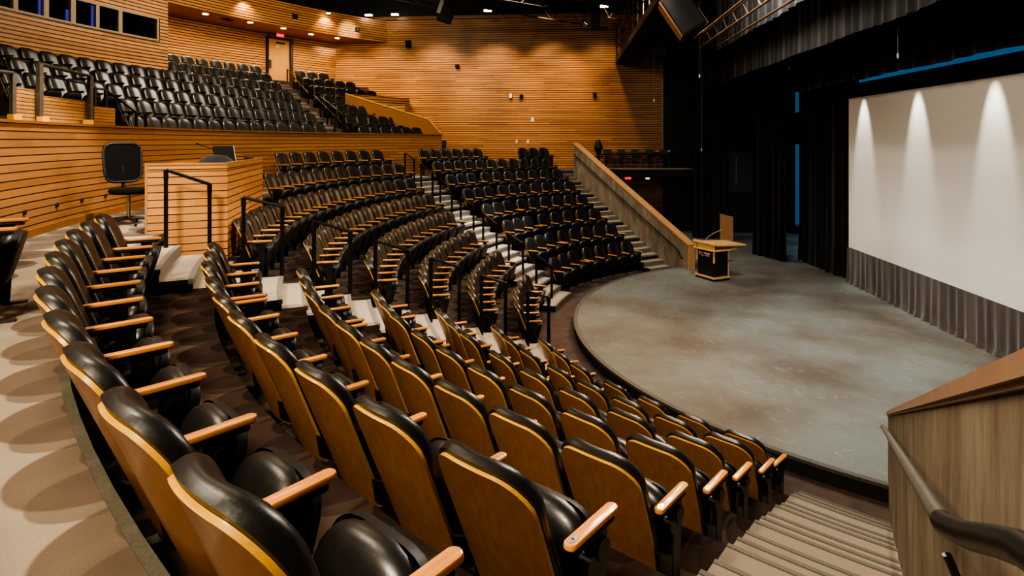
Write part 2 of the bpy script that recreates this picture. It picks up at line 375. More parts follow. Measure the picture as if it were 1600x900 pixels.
# handrail on the far parapet
rail=empty('handrail',(E_F[0],E_F[1],.6)); tag(rail,'thin black handrail fixed along the far concrete parapet','handrail')
m=MB(); q=lambda s,o,dz:(E_F[0]+D_F[0]*s-.4757*o,E_F[1]+D_F[1]*s+.8796*o,.9+.432*s+dz)
m.tube([q(.25,.0,-.52),q(.25,.07,-.50),q(.35,.075,-.34),q(6.9,.075,-.34)],.02,8); child_world(m.obj('rail_tube',[rail_metal]),rail)
for s in (.9,2.4,3.9,5.4,6.7):
    m=MB(); m.tube([q(s,0,-.40),q(s,.06,-.40),q(s,.075,-.355)],.012,6); child_world(m.obj('bracket',[rail_metal]),rail)

# ------------------------------------------------------------------ walls
def arc_wall(mb,r,a0,a1,z0,z1,m=0,step=2,inward=True,uoff=0):
    A=arcs(a0,a1,step)
    for a,a2 in zip(A,A[1:]):
        p,q=P(r,a),P(r,a2); u0,u1=rad(a)*r+uoff,rad(a2)*r+uoff
        F=[(p[0],p[1],z0),(q[0],q[1],z0),(q[0],q[1],z1),(p[0],p[1],z1)]; U=[(u0,z0),(u1,z0),(u1,z1),(u0,z1)]
        mb.face(F,m,U)
def arc_slab(mb,r0,r1,a0,a1,z0,z1,m=0,step=2):
    A=arcs(a0,a1,step)
    for a,a2 in zip(A,A[1:]):
        p=[P(r0,a),P(r0,a2),P(r1,a2),P(r1,a)]; mb.hexa([(x,y,z0) for x,y in reversed(p)]+[(x,y,z1) for x,y in reversed(p)],m)
def flat_wall(mb,p,q,z0,z1,m=0,u0=0):
    L=hypot(q[0]-p[0],q[1]-p[1])
    mb.face([(p[0],p[1],z0),(q[0],q[1],z0),(q[0],q[1],z1),(p[0],p[1],z1)],m,[(u0,z0),(u0+L,z0),(u0+L,z1),(u0,z1)])
# balcony front
ZC=4.31
w=MB(); arc_wall(w,15.2,-75,38.3,H(8)-.01,ZC,0,1.5); arc_wall(w,15.42,-75,38.3,3.6,ZC,0,1.5)
o=struct(w.obj('wall_balcony_front',[wood_fascia],smooth=False))
w=MB(); arc_slab(w,15.17,15.45,-75,38.35,ZC,ZC+.035,0,1.5); w.obj('cap',[side_wood],o,smooth=False)
w=MB(); arc_slab(w,15.15,15.19,-75,38.3,H(8),H(8)+.1,0,1.5); struct(w.obj('baseboard_balcony_front',[side_wood],smooth=False))
w=MB(); p=P(15.2,38.3); flat_wall(w,p,(9.9,13.5),H(8),ZC+.3,0); 
# slatted end returning to the far wall + rising side parapet of the balcony
flat_wall(w,(9.9,13.5),(9.9,15.85),H(8),5.5,0,1.6)
arc_wall(w,18.6,31.6,41.4,H(8),5.93,0,2); flat_wall(w,P(18.6,41.4),(14.62,14.6),H(8),5.93,0)
struct(w.obj('wall_balcony_side',[wood_wall],smooth=False))
w=MB()
prof=[(9.42,11.96,4.40),(9.50,12.6,4.86),(9.62,13.9,5.25),(9.76,15.83,5.92)]
prof=[(9.42,11.96,4.35),(9.47,12.45,4.90),(9.76,15.83,5.92)]
for (x,y,z),(x2,y2,z2) in zip(prof,prof[1:]):
    w.hexa([(x-.0,y,3.5),(x+.16,y,3.5),(x2+.16,y2,3.5),(x2-.0,y2,3.5),(x,y,z),(x+.16,y,z),(x2+.16,y2,z2),(x2,y2,z2)],0)
o=struct(w.obj('wall_balcony_parapet',[side_wood],smooth=False))
w=MB()
for (x,y,z),(x2,y2,z2) in zip(prof,prof[1:]):
    w.hexa([(x-.03,y,z),(x+.2,y,z),(x2+.2,y2,z2),(x2-.03,y2,z2),(x-.03,y,z+.04),(x+.2,y,z+.04),(x2+.2,y2,z2+.04),(x2-.03,y2,z2+.04)],0)
w.obj('cap',[ply_edge],o,smooth=False)

# balcony tiers
bt=MB(); BZ=lambda k:3.68+.418*(k-1); BR=lambda k:16+.98*(k-1)
for k in range(1,9):
    r0=15.42 if k==1 else BR(k)-.98+.20; r1=BR(k)+.20 if k<8 else 23.35
    arc_slab(bt,r0,r1,-20,42,BZ(k)-.42,BZ(k),0,2)
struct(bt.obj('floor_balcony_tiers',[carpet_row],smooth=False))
# balcony stairs
def balx(r): return lerp_tab(r,[16,23],[23.6,29.4])
m=MB(); ns=MB()
for k in range(1,8):
    for j in (1,2,3):
        r0=BR(k)+.2-.31*(3-j); z=BZ(k)+.418*j/3+(.006 if j==3 else 0); a0=balx(r0)-2.2; a1=balx(r0)+2.2
        arc_slab(m,r0-.01,BR(k)+(.2 if j<3 else .5),a0,a1,BZ(k) if j<3 else BZ(k+1)-.05,z,0,1.5)
        arc_slab(ns,r0-.02,r0+.05,a0,a1,z-.05,z+.004,0,1.5)
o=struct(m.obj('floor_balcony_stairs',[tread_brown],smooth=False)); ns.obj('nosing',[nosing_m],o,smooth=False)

# rear wall, far wall, soffit, upper front
XW=14.6
w=MB(); arc_wall(w,23.3,-12,30.2,6.0,8.84,0,1.5); 
arc_wall(w,23.3,30.2,33.05,8.62,8.84,0,1.5); arc_wall(w,23.3,33.05,38.8,6.0,8.84,0,1.5); struct(w.obj('wall_back',[wood_wall],smooth=False))
w=MB(); flat_wall(w,(XW,19.0),(XW,2.89),H(8)-.05,9.85,0,0)
struct(w.obj('wall_far',[wood_wall],smooth=False))
w=MB(); w.box(XW-.06,XW+.3,2.80,2.89,H(8),7.9,0); struct(w.obj('trim_2',[grey_frame],smooth=False))
w=MB(); w.box(XW-.08,XW-.005,4.95,18.3,9.80,9.95,0); struct(w.obj('trim_3',[side_wood],smooth=False))
w=MB()
A=arcs(-12,43.5,1.5)
for a,a2 in zip(A,A[1:]):
    p=[P(21.4,a),P(21.4,a2),P(23.35,a2),P(23.35,a)]; w.face([(min(x,XW+.02),y,8.78) for x,y in p],0)
struct(w.obj('ceiling_soffit',[soffit_m],smooth=False))
w=MB(); arc_wall(w,21.4,-12,43.0,8.76,9.75,0,1.5); struct(w.obj('wall_upper_front',[wood_wall],smooth=False))
w=MB(); w.face([(-18,-8,10.9),(18,-8,10.9),(18,26,10.9),(-18,26,10.9)][::-1],0); struct(w.obj('ceiling',[ceil_m],smooth=False))
w=MB(); w.face([(XW+.04,2.9,0),(XW+.04,-6,0),(XW+.04,-6,10.9),(XW+.04,2.9,10.9)],0); w.face([(XW+.05,2.9,9.8),(XW+.05,20,9.8),(XW+.05,20,10.9),(XW+.05,2.9,10.9)][::-1],0)
arc_wall(w,23.4,-40,40,8.8,10.9,0,4)
w.face([(XW+.03,2.9,0),(XW+.03,8.5,0),(XW+.03,8.5,2.86),(XW+.03,2.9,2.86)][::-1],0)
struct(w.obj('wall_dark_surround',[dark],smooth=False))
# control booth
w=MB(); RB=20.4
A0,A1=-30,14.0
ZW0,ZW1=7.19,7.91
arc_wall(w,RB,A0,A1,6.29,ZW0,0,1.5); arc_wall(w,RB,A0,A1,ZW1,9.75,0,1.5); arc_wall(w,RB,13.2,A1,ZW0,ZW1,0,1)
p,q=P(RB,A1),P(23.3,A1); flat_wall(w,p,q,6.29,9.75,0)
A=arcs(A0,A1,2)
for a,a2 in zip(A,A[1:]):
    pp=[P(RB,a),P(RB,a2),P(23.3,a2),P(23.3,a)]; w.face([(x,y,6.29) for x,y in pp],1)
struct(w.obj('wall_booth',[wood_wall,dark],smooth=False))
wins=[(-9,.75),(1.0,3.1),(3.4,5.2),(5.5,7.25),(7.5,9.2),(9.5,12.9)]
wins=[(-9.5,-2.6),(-2.3,.75),(3.1-2.0+.1,3.0),(3.35,5.15),(5.5,7.25),(7.5,9.2),(9.55,12.9)]
wf=[(-9.5,-2.4),(-2.1,.70),(1.05,2.95),(3.35,5.1),(5.5,7.2),(7.5,9.2),(9.55,12.85)]
for i,(a,b) in enumerate(wf):
    fr=MB()
    arc_slab(fr,RB-.03,RB+.12,a-.12,b+.12,ZW0-.005,ZW0+.05,0,1.5); arc_slab(fr,RB-.03,RB+.12,a-.12,b+.12,ZW1-.05,ZW1+.005,0,1.5)
    arc_slab(fr,RB-.03,RB+.12,a-.22,a,ZW0,ZW1,0,1); arc_slab(fr,RB-.03,RB+.12,b,b+.2,ZW0,ZW1,0,1)
    o=struct(fr.obj('window_%d'%(i+1),[grey_frame],smooth=False))
    g=MB(); arc_slab(g,RB+.05,RB+.06,a,b,ZW0+.03,ZW1-.03,0,2); g.obj('pane',[booth_glass],o,smooth=False)
    if 2<=i<=4:
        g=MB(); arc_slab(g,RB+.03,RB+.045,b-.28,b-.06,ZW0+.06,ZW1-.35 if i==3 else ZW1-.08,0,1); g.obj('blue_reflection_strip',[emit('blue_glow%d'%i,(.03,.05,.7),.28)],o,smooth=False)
# door in the rear wall
da,db=30.35,32.9
d=MB(); arc_slab(d,23.22,23.3,da,db,6.5,8.53,0,3); o=struct(d.obj('door_1',[door_wood],smooth=False))
d=MB(); arc_slab(d,23.14,23.32,da-.08,da,6.45,8.62,0,1); arc_slab(d,23.1,23.32,db,db+.28,6.45,8.62,0,1); arc_slab(d,23.14,23.32,da-.1,db+.28,8.53,8.64,0,3); d.obj('door_frame',[plain('brown_frame',(.035,.022,.016),.5)],o,smooth=False)
d=MB(); arc_slab(d,23.17,23.21,da+.12,da+.34,7.25,7.6,0,1); d.obj('push_plate',[plain('plate',(.10,.09,.075),.35,.6)],o,smooth=False)
d=MB(); arc_slab(d,23.15,23.2,da+.9,da+1.9,8.36,8.42,0,1); d.obj('door_closer',[black_metal],o,smooth=False)

# ------------------------------------------------------------------ seats
def back_grid(W,L,rc,rb,front,s0=0.0,nu=12,nv=12):
    """front(u,v)->offset in front of the back plane; returns verts rows"""
    tv=[0,.02,.06,.12]+[.12+.70*i/(nv-5) for i in range(1,nv-4)]+[.88,.93,.965,.985,.996,1.0]
    tu=[-1,-.96,-.86]+[-.86+1.72*i/(nu-3) for i in range(1,nu-3)]+[.86,.96,1]
    rows=[]
    for v in tv:
        d=v*L; hw=W*(.94+.06*v)
        if d>L-rc: e=d-(L-rc); hw=hw-rc+sqrt(max(0,rc*rc-e*e))
        if d<rb: e=rb-d; hw=hw-rb+sqrt(max(0,rb*rb-e*e))
        rows.append([(u*hw,d+s0-.034*(u*hw/W)**2*v**2,front(u,v)) for u in tu])
    return rows
ca,sa=cos(rad(22)),sin(rad(22))
def to_chair(x,d,o):
    y=-.085-d*sa+o*ca+.046*(x/.235)**2; z=.27+d*ca+o*sa
    return (x,y,z)
def sheet(mb,rowsA,rowsB,mface_front,mface_back,medge):
    nr,nc=len(rowsA),len(rowsA[0])
    va=[to_chair(*p) for r in rowsA for p in r]; vb=[to_chair(*p) for r in rowsB for p in r]
    b=len(mb.v); mb.v+=va+vb; off=nr*nc
    def F(f,m): mb.f.append(tuple(b+i for i in f)); mb.m.append(m); mb.uv.append([(0.,0.)]*len(f))
    for i in range(nr-1):
        for j in range(nc-1):
            a=i*nc+j; F((a,a+nc,a+nc+1,a+1),mface_front); F((off+a,off+a+1,off+a+nc+1,off+a+nc),mface_back)
    per=[j for j in range(nc)]+[i*nc+nc-1 for i in range(1,nr)]+[(nr-1)*nc+j for j in range(nc-2,-1,-1)]+[i*nc for i in range(nr-2,0,-1)]
    for k in range(len(per)):
        a,c=per[k],per[(k+1)%len(per)]; F((a,c,off+c,off+a),medge)
def mk_shell():
    m=MB(); L=.742
    A=back_grid(.240,L,.13,.02,lambda u,v:.015,-.07); B=back_grid(.240,L,.13,.02,lambda u,v:0.,-.07)
    sheet(m,A,B,0,0,1); return m.mesh('back_shell',[shell_wood,ply_edge],ang=30)
def mk_cush():
    m=MB(); L=.658
    def th(u,v):
        e=max(abs(u),0); w=max(0,1-abs(u)**5)**.5; q=max(0,1-abs(2*v-1)**7)**.5
        return .036+(.048+.022*v)*w*q - .012*max(0,1-(u/.55)**2)*q
    A=back_grid(.246,L,.14,.06,th,.036); 
    B=back_grid(.246,L,.14,.06,lambda u,v:.0155,.036)
    sheet(m,A,B,0,0,0); return m.mesh('back_cushion',[leather],ang=50)
def mk_seat(fold=74):
    m=MB(); N=28; rings=[]
    D=.375; hw=.222
    def outline(k,s,pan=0):   # rounded front (d=D), squarish rear
        t=2*pi*k/N; c_,s_=cos(t),sin(t)
        ex=(3.7 if pan else 2.6) if s_>0 else 5.0
        x=hw*s*math.copysign(abs(c_)**(2/ex),c_); y=(D/2)*s*math.copysign(abs(s_)**(2/ex),s_)
        return x,y+D/2
    prof=[(0,.060),(.35,.062),(.62,.060),(.82,.050),(.94,.030),(1.0,.0),(.99,-.016)]
    prof2=[(.985,-.015),(.99,-.045),(.97,-.058),(.92,-.064),(.5,-.066),(0,-.066)]
    f=rad(fold)
    def tr(x,d,h): # d along pan, h normal up
        return (x, .05+d*cos(f)-h*sin(f), .225+d*sin(f)+h*cos(f))
    def loft(pr,mat):
        b=len(m.v); cnt=0; idx=[]
        for s,h in pr:
            if s==0: idx.append([len(m.v)]); m.v.append(tr(0,D/2,h))
            else:
                st=len(m.v); idx.append(list(range(st,st+N)))
                for k in range(N): x,d=outline(k,s,mat); m.v.append(tr(x,d,h))
        for r1,r2 in zip(idx,idx[1:]):
            for k in range(N):
                k2=(k+1)%N
                if len(r1)==1: f_=(r1[0],r2[k],r2[k2])
                elif len(r2)==1: f_=(r1[k],r2[0],r1[k2])
                else: f_=(r1[k],r2[k],r2[k2],r1[k2])
                m.f.append(f_); m.m.append(mat); m.uv.append([(0.,0.)]*len(f_))
    loft(prof,0); loft(prof2,1)
    return m.mesh('seat',[leather,black_plastic],ang=45)
def rbar(mb,x0,x1,y0,y1,z0,z1,r,m=0,n=5):
    """bar along y with rounded ends in plan and softened edges"""
    hw=(x1-x0)/2; cx=(x0+x1)/2; pts=[]
    for k in range(9): a=pi*k/8; pts.append((cx+hw*cos(a),y1-hw+hw*sin(a)))
    for k in range(9): a=pi+pi*k/8; pts.append((cx+hw*cos(a),y0+hw+hw*sin(a)))
    N=len(pts); yc=(y0+y1)/2
    lay=[(.0,z0),(r,z0),(0,z0+r),(0,z1-r),(r*.3,z1-r*.3),(r,z1)][1:]
    b=len(mb.v)
    for ins,z in lay:
        s=(hw-ins)/hw
        for x,y in pts:
            ccy=min(max(y,y0+hw),y1-hw); mb.v.append((cx+(x-cx)*s,ccy+(y-ccy)*s,z))
    for i in range(len(lay)-1):
        for k in range(N):
            k2=(k+1)%N; mb.f.append((b+i*N+k,b+i*N+k2,b+(i+1)*N+k2,b+(i+1)*N+k)); mb.m.append(m); mb.uv.append([(0.,0.)]*4)
    mb.f.append(tuple(b+k for k in reversed(range(N)))); mb.m.append(m); mb.uv.append([(0.,0.)]*N)
    e=b+(len(lay)-1)*N; mb.f.append(tuple(e+k for k in range(N))); mb.m.append(m); mb.uv.append([(0.,0.)]*N)
def mk_arm():
    m=MB(); rbar(m,-.0255,.0255,-.125,.20,.610,.638,.009); return m.mesh('armrest',[arm_wood],ang=35)
def mk_std():
    m=MB()
    rbar(m,-.021,.021,-.11,.175,.588,.6075,.006,0)                       # bracket under the arm
    m.tube([(-.03,.075,.53),(.03,.075,.53)],.042,14,0); m.tube([(-.024,.01,.50),(.024,.01,.50)],.034,12,0)
    m.hexa([(-.016,.02,.0),(.016,.02,.0),(.016,.085,.0),(-.016,.085,.0),(-.018,.02,.53),(.018,.02,.53),(.018,.115,.53),(-.018,.115,.53)],0)
    m.hexa([(-.014,-.10,.30),(.014,-.10,.30),(.014,.05,.20),(-.014,.05,.20),(-.014,-.12,.42),(.014,-.12,.42),(.014,.05,.33),(-.014,.05,.33)],0)  # arm to the back
    m.box(-.017,.017,.02,.115,.53,.59,0)
    m.box(-.032,.032,-.09,.19,.0,.014,1)
    return m.mesh('standard',[black_metal,foot_metal],ang=40)
def mk_plate():
    m=MB(); N=20; ring=[(.013*cos(2*pi*k/N),-.085+.026*sin(2*pi*k/N)) for k in range(N)]
    m.face([(x,y,.6392) for x,y in ring],0); m.box(-.0055,.0055,-.088,-.082,.6393,.640,1)
    return m.mesh('row_plate',[chrome,dark],smooth=False)
arm_dark=veneer('dark_armrest',(.045,.026,.013),(.07,.04,.02),.4,(30,3,30),.1)
M_shell,M_cush,M_seat,M_arm,M_std,M_plate=mk_shell(),mk_cush(),mk_seat(),mk_arm(),mk_std(),mk_plate()
M_armd=M_arm.copy(); M_armd.materials.clear(); M_armd.materials.append(arm_dark)
ORD=['zeroth','first','second','third','fourth','fifth','sixth','seventh','eighth','ninth','tenth','eleventh','twelfth','thirteenth','fourteenth','fifteenth','sixteenth','seventeenth','eighteenth','nineteenth','twentieth','twenty-first','twenty-second','twenty-third','twenty-fourth']
specs=[]   # (x,y,z,rz,pitch,left_arm,right_arm,plate_left,label,group)
def add_row(rtip,z,a0,a1,n,lab,grp,count_from='hi',start=1,plate=None,bothends=True):
    """arm angles a0..a1 (deg); seats between"""
    st=(a1-a0)/n
    for i in range(n):
        a=a0+st*(i+.5); r=(rtip(a) if callable(rtip) else rtip)+.20
        pitch=rad(st)*(r-.2)
        x,y=P(r,a); rz=-rad(a)+pi   # local +y faces the stage
        # local +x : facing centre, +x is toward decreasing... resolved by sign test below
        num=(start+i) if count_from=='lo' else (start+n-1-i)
        specs.append([x,y,z,rz,pitch,True,i==0 and bothends,plate=='lo' and i==0,lab%ORD[num],grp,a])
# local +x direction in the world: rotate (1,0) by rz=pi-a -> (-cos a, sin a): toward smaller angle.  so the 'high angle' arm is at local -x
SEC={7:[(31.2,56.2,11)],6:[(29.6,36.8,3),(37.5,55.65,7)],5:[(28.4,36.2,3),(37.0,55.0,7)],4:[(27.2,35.7,3),(36.5,54.2,6)],3:[(25.7,34.9,3),(36.1,53.2,5)],2:[(24.0,34.2,3),(35.0,52.3,5)],1:[(21.7,33.2,3),(34.4,50.8,4)]}
for k,secs in SEC.items():
    row=ORD[k]
    c=1
    for (a0,a1,n) in reversed(secs):
        add_row(lambda a,k=k:rt(k,a),H(k),-a1,-a0,n,'plywood-backed black seat, '+row+' row up of nearest block, %s from near parapet','nearest block seats','lo',c,'lo' if c==1 else None)
        c+=n
    c=1
    for (a0,a1,n) in secs:
        add_row(lambda a,k=k:rt(k,a),H(k),a0,a1,n,'black theatre seat, '+row+' row up of far block, %s from the bright aisle','far block seats','lo',c)
        c+=n
BE={1:10.1,2:13.9,3:16.2,4:18.8,5:20.75,6:22.3}
for k,e in BE.items():
    n=round(2*rad(e)*rt(k,10)/.535)
    add_row(lambda a,k=k:rt(k,a),H(k),-e,e,n,'brown-lit black seat, '+ORD[k]+' row up of middle block, %s from bright aisle','middle block seats','hi')
add_row(13.22,H(7),-3.1,24.8,12,'brown-lit black seat, seventh row up of middle block, %s from bright aisle','middle block seats','hi')
add_row(14.12,H(8),5.4,25.0,8,'brown-lit black seat against slatted balcony front, %s from the bright aisle','middle block seats','hi')
add_row(14.12,H(8),31.5,43.9,6,'black seat in back row of far block, %s from the bright aisle','far block seats','lo')
add_row(14.12,H(8),50.8,56.9,3,'black seat of a row of three before far wall, %s from the left','far block seats','lo')
add_row(14.2,H(8),-39.3,-37.0,1,'single black seat cut by left edge, on the carpet behind nearest block%.0s','nearest block seats','lo')
low=len(specs)
bal={1:[(-6.7,20.6),(25.9,36.9)],2:[(-2.6,22.5),(26.9,35.8)],3:[(-8.7,23.5),(28.4,33.4)],4:[(-4.5,25.0),(29.0,32.3)],5:[(-2,25.7),(29.9,38.8)],6:[(14.5,26.6),(30.4,37.6)],7:[(15.3,27.3),(31.2,35.7)]}
cnt={1:[14,6],2:[14,5],3:[18,3],4:[17,2],5:[18,6],6:[8,5],7:[8,3]}
for k,(l,r) in bal.items():
    rr=BR(k)-.49
    add_row(rr,BZ(k),l[0],l[1],cnt[k][0],'small black seat, '+ORD[k]+' balcony row, %s left of the balcony stairs','balcony seats','hi')
    add_row(rr,BZ(k),r[0],r[1],cnt[k][1],'small black seat, '+ORD[k]+' balcony row, %s right of the balcony stairs','balcony seats','lo')
CAM=Vector((-12.69042,7.286158,4.090074))
order=sorted(range(len(specs)),key=lambda i:(Vector(specs[i][:3])-CAM).length)
single=set(order[:300])
def inst(sp):
    x,y,z,rz,pitch,la,ra,pl,lab,grp,a=sp
    t=empty('theatre_seat',(x,y,z),rz); tag(t,lab,'seat',grp)
    col_parts=[('back_shell',M_shell,0),('back_cushion',M_cush,0),('seat',M_seat,0)]
    for nm,me,dx in col_parts: link(nm,me,t)
    arms=[-1] if la else []
    if ra: arms.append(1)
    # la is the high-angle arm (local -x); ra the low-angle end arm (local +x)
    for sgn in arms:
        ar=link('armrest',M_armd if grp=='balcony seats' else M_arm,t,(sgn*pitch/2,0,0)); link('standard',M_std,t,(sgn*pitch/2,0,0))
        if pl and sgn==1: link('row_plate',M_plate,ar)
    return t
for i,sp in enumerate(specs):
    if i in single: inst(sp)
rest=[specs[i] for i in order[300:]]
if rest:
    big=MB()
    mats=[shell_wood,ply_edge,leather,black_plastic,arm_dark,black_metal,foot_metal]
    for sp in rest:
        x,y,z,rz,pitch=sp[:5]; M=Matrix.Translation((x,y,z))@Matrix.Rotation(rz,4,'Z')
        L=[(M_shell,0,0),(M_cush,2,0),(M_seat,2,0),(M_arm,4,-pitch/2),(M_std,5,-pitch/2)]
        if sp[6]: L+=[(M_arm,4,pitch/2),(M_std,5,pitch/2)]
        for me,mo,dx in L:
            Md=M@Matrix.Translation((dx,0,0)); b=len(big.v); big.v+=[tuple(Md@v.co) for v in me.vertices]
            for pgn in me.polygons: big.f.append(tuple(b+i for i in pgn.vertices)); big.m.append(mo+pgn.material_index); big.uv.append([(0.,0.)]*len(pgn.vertices))
    o=big.obj('rear_balcony_seats',mats,weld=False); tag(o,'rows of small black seats in the farthest part of the balcony','seats',None,'stuff')

# ------------------------------------------------------------------ aisle handrails
def row_rail(p,q,zb1,zb2,label,group,cat='handrail',mid=False):
    o=empty('aisle_handrail',(p[0],p[1],zb1)); tag(o,label,cat,group)
    for (x,y,z),zb in ((p,zb1),(q,zb2)):
        m=MB(); d=Vector((q[0]-p[0],q[1]-p[1],0)).normalized(); 
        M=Matrix.Translation((x,y,0))@Matrix.Rotation(atan2(d.y,d.x),4,'Z'); m.box(-.024,.024,-.02,.02,zb,z,0,M)
        m.box(-.028,.028,-.026,.026,z-.12,z-.002,0,M)
        child_world(m.obj('post',[rail_metal],smooth=False),o)
    m=MB(); m.tube([(p[0],p[1],p[2]),(q[0],q[1],q[2])],.022,8); child_world(m.obj('top_rail',[rail_metal]),o)
    return o
RB_=[(6,(-5.02,11.64,3.32),(-4.68,11.26,3.16)),(5,(-4.39,10.92,2.92),(-4.03,10.51,2.71)),(4,(-3.76,10.21,2.53),(-3.39,9.8,2.33)),(3,(-3.12,9.48,2.15),(-2.75,9.07,1.93)),(2,(-2.45,8.73,1.72),(-2.11,8.34,1.52)),(1,(-1.77,7.96,1.3),(-1.44,7.58,1.1))]
def zfloor(x,y):
    r=hypot(x,y); a=deg(atan2(x,y)); k=1
    while k<8 and r>Ri(k+1,a): k+=1
    z=H(k)
    if k<8:
        d=Ri(k+1,a)-r
        if d<.31: z+=RISE*2/3
        elif d<.62: z+=RISE/3
    return z
for k,p,q in RB_:
    row_rail(p,q,zfloor(*p[:2]),zfloor(*q[:2]),'black handrail by console aisle at the end of middle block row '+ORD[k],'console aisle handrails')
row_rail((-5.62,12.33,3.72),(-5.33,11.93,3.52),zfloor(-5.62,12.33),zfloor(-5.33,11.93),'black handrail standing against the front of the slatted wooden console','console aisle handrails')
f_,yaw_,hy_=920.1226,.088349,220.02
def on_line(px,py,L0,Ld):
    xl=(px-800)/f_; d=(cos(yaw_)+xl*sin(yaw_),sin(yaw_)-xl*cos(yaw_),-(py-hy_)/f_); n=(Ld[1],-Ld[0])
    t=((L0[0]-CAM.x)*n[0]+(L0[1]-CAM.y)*n[1])/(d[0]*n[0]+d[1]*n[1]); return (CAM.x+d[0]*t,CAM.y+d[1]*t,CAM.z+d[2]*t)
RCp=[(1,(838,398),(862,416)),(2,(795,365),(817,380)),(3,(755,333),(776,350)),(4,(720,307),(740,321)),(5,(688,281),(706,295)),(6,(658,256),(676,271)),(7,(633,239),(647,249))]
for k,a,b in RCp:
    p=on_line(*a,(2.14,7.6),(.655,.756)); q=on_line(*b,(2.14,7.6),(.655,.756))
    row_rail(p,q,min(zfloor(*p[:2]),p[2]-.5),min(zfloor(*q[:2]),q[2]-.5),'black handrail standing in the bright aisle, '+ORD[k]+' one up from the pit','bright aisle handrails')

# ------------------------------------------------------------------ console desk and what stands on it
c1,c2,c3=(-5.44,12.75),(-4.95,11.91),(-2.53,12.69); c4=(-3.02,13.53); zb,zt=H(7)-.0,3.79
o=empty('console_desk',((c1[0]+c3[0])/2,(c1[1]+c3[1])/2,H(7))); tag(o,'slatted wooden control console box beside the left aisle stairs','console')
m=MB(); 
for p,q,u in ((c1,c2,0),(c2,c3,1),(c3,c4,3),(c4,c1,5)): flat_wall(m,p,q,zb,zt-.02,0,u)
child_world(m.obj('slatted_body',[wood_console],smooth=False),o)
m=MB(); 
def quadslab(mb,pts,z0,z1,m=0): mb.hexa([(x,y,z0) for x,y in pts]+[(x,y,z1) for x,y in pts],m)
quadslab(m,[c1,c2,c3,c4],zt-.12,zt-.10); child_world(m.obj('desk_top',[side_wood],smooth=False),o)
m=MB()
def strip(mb,p,q,w,z0,z1):
    d=Vector((q[0]-p[0],q[1]-p[1])).normalized(); n_=Vector((-d.y,d.x))*w
    mb.hexa([(p[0]-n_.x*.2,p[1]-n_.y*.2,z0),(q[0]-n_.x*.2,q[1]-n_.y*.2,z0),(q[0]+n_.x,q[1]+n_.y,z0),(p[0]+n_.x,p[1]+n_.y,z0)]+[(p[0]-n_.x*.2,p[1]-n_.y*.2,z1),(q[0]-n_.x*.2,q[1]-n_.y*.2,z1),(q[0]+n_.x,q[1]+n_.y,z1),(p[0]+n_.x,p[1]+n_.y,z1)],0)
strip(m,c1,c2,.035,zt-.022,zt); strip(m,c2,c3,.035,zt-.022,zt); strip(m,c3,c4,.035,zt-.022,zt)
strip(m,c1,(c1[0]+.01,c1[1]-.025),.03,zb,zt-.02)
child_world(m.obj('edge_trim',[cap_wood],smooth=False),o)
# laptop on the console
dz=zt-.10
def cpos(px,py,depth):
    xl=(px-800)/f_; d=(cos(yaw_)+xl*sin(yaw_),sin(yaw_)-xl*cos(yaw_),-(py-hy_)/f_); return Vector((CAM.x+d[0]*depth,CAM.y+d[1]*depth,CAM.z+d[2]*depth))
L=Vector((-3.57,12.66,dz)); rz=rad(158)
lap_m=plain('laptop_black',(.006,.006,.006),.75)
t=empty('laptop',L,rz); tag(t,'black laptop with raised screen on the wooden console','laptop')
m=MB(); m.box(-.19,.19,-.13,.13,.0,.022); m.obj('keyboard_base',[lap_m],t,smooth=False)
m=MB(); M=Matrix.Translation((0,-.13,.022))@Matrix.Rotation(rad(14),4,'X'); m.box(-.19,.19,-.012,.0,.0,.30,0,M); m.obj('screen',[lap_m],t,smooth=False)
m=MB(); m.box(-.192,-.183,-.0135,.001,.0,.30,0,M); m.obj('screen_edge',[chrome],t,smooth=False)
# soft black equipment cover
m=MB(); gx=12
t=empty('equipment_cover',(-4.27,12.50,dz),rad(12)); tag(t,'black cloth cover draped over equipment beside the laptop','cover')
vs=[];
for i in range(gx+1):
    for j in range(9):
        u=i/gx; v=j/8; h=.27*sin(pi*min(1,u*1.1))**.7*(1-abs(2*v-1)**4)*(.4+.6*u)+.004*sin(i*2.1+j)
        vs.append((-.36+.72*u,-.25+.5*v,max(.003,h)))
m.idx(vs,[(i*9+j,(i+1)*9+j,(i+1)*9+j+1,i*9+j+1) for i in range(gx) for j in range(8)])
m.idx([(-.36,-.25,0),(.36,-.25,0),(.36,.25,0),(-.36,.25,0)],[(3,2,1,0)]); m.obj('cloth',[velour2],t)
t=empty('gooseneck_microphone',(-3.42,13.05,dz)); tag(t,'thin black gooseneck microphone leaning left above the console','microphone')
m=MB(); m.tube([(0,0,0),(0,0,.03)],.035,12); m.obj('base',[black_plastic],t)
m=MB(); m.tube([(0,0,.03),(0,0,.2),(-.06,.0,.27),(-.2,.02,.305),(-.30,.05,.335)],.007,6); m.obj('gooseneck',[black_plastic],t)
m=MB(); m.tube([(-.30,.05,.335),(-.38,.06,.36)],[.011,.013],8); m.obj('capsule',[black_plastic],t)
for i,(x,y,lab) in enumerate(((-3.05,12.66,'small dark device box at the right end of the console top'),(-3.25,12.90,'small black adaptor with bright plugs next to the laptop'))):
    m=MB(); m.box(-.10,.10,-.05,.05,0,.115 if i==0 else .10); t=m.obj('device_box',[black_plastic],None,(x,y,dz),smooth=False); t.rotation_euler.z=rad(12); tag(t,lab,'device')
    m=MB(); m.box(-.07,.07,-.055,-.05,.07,.095); m.obj('face_plate',[chrome],t,smooth=False)
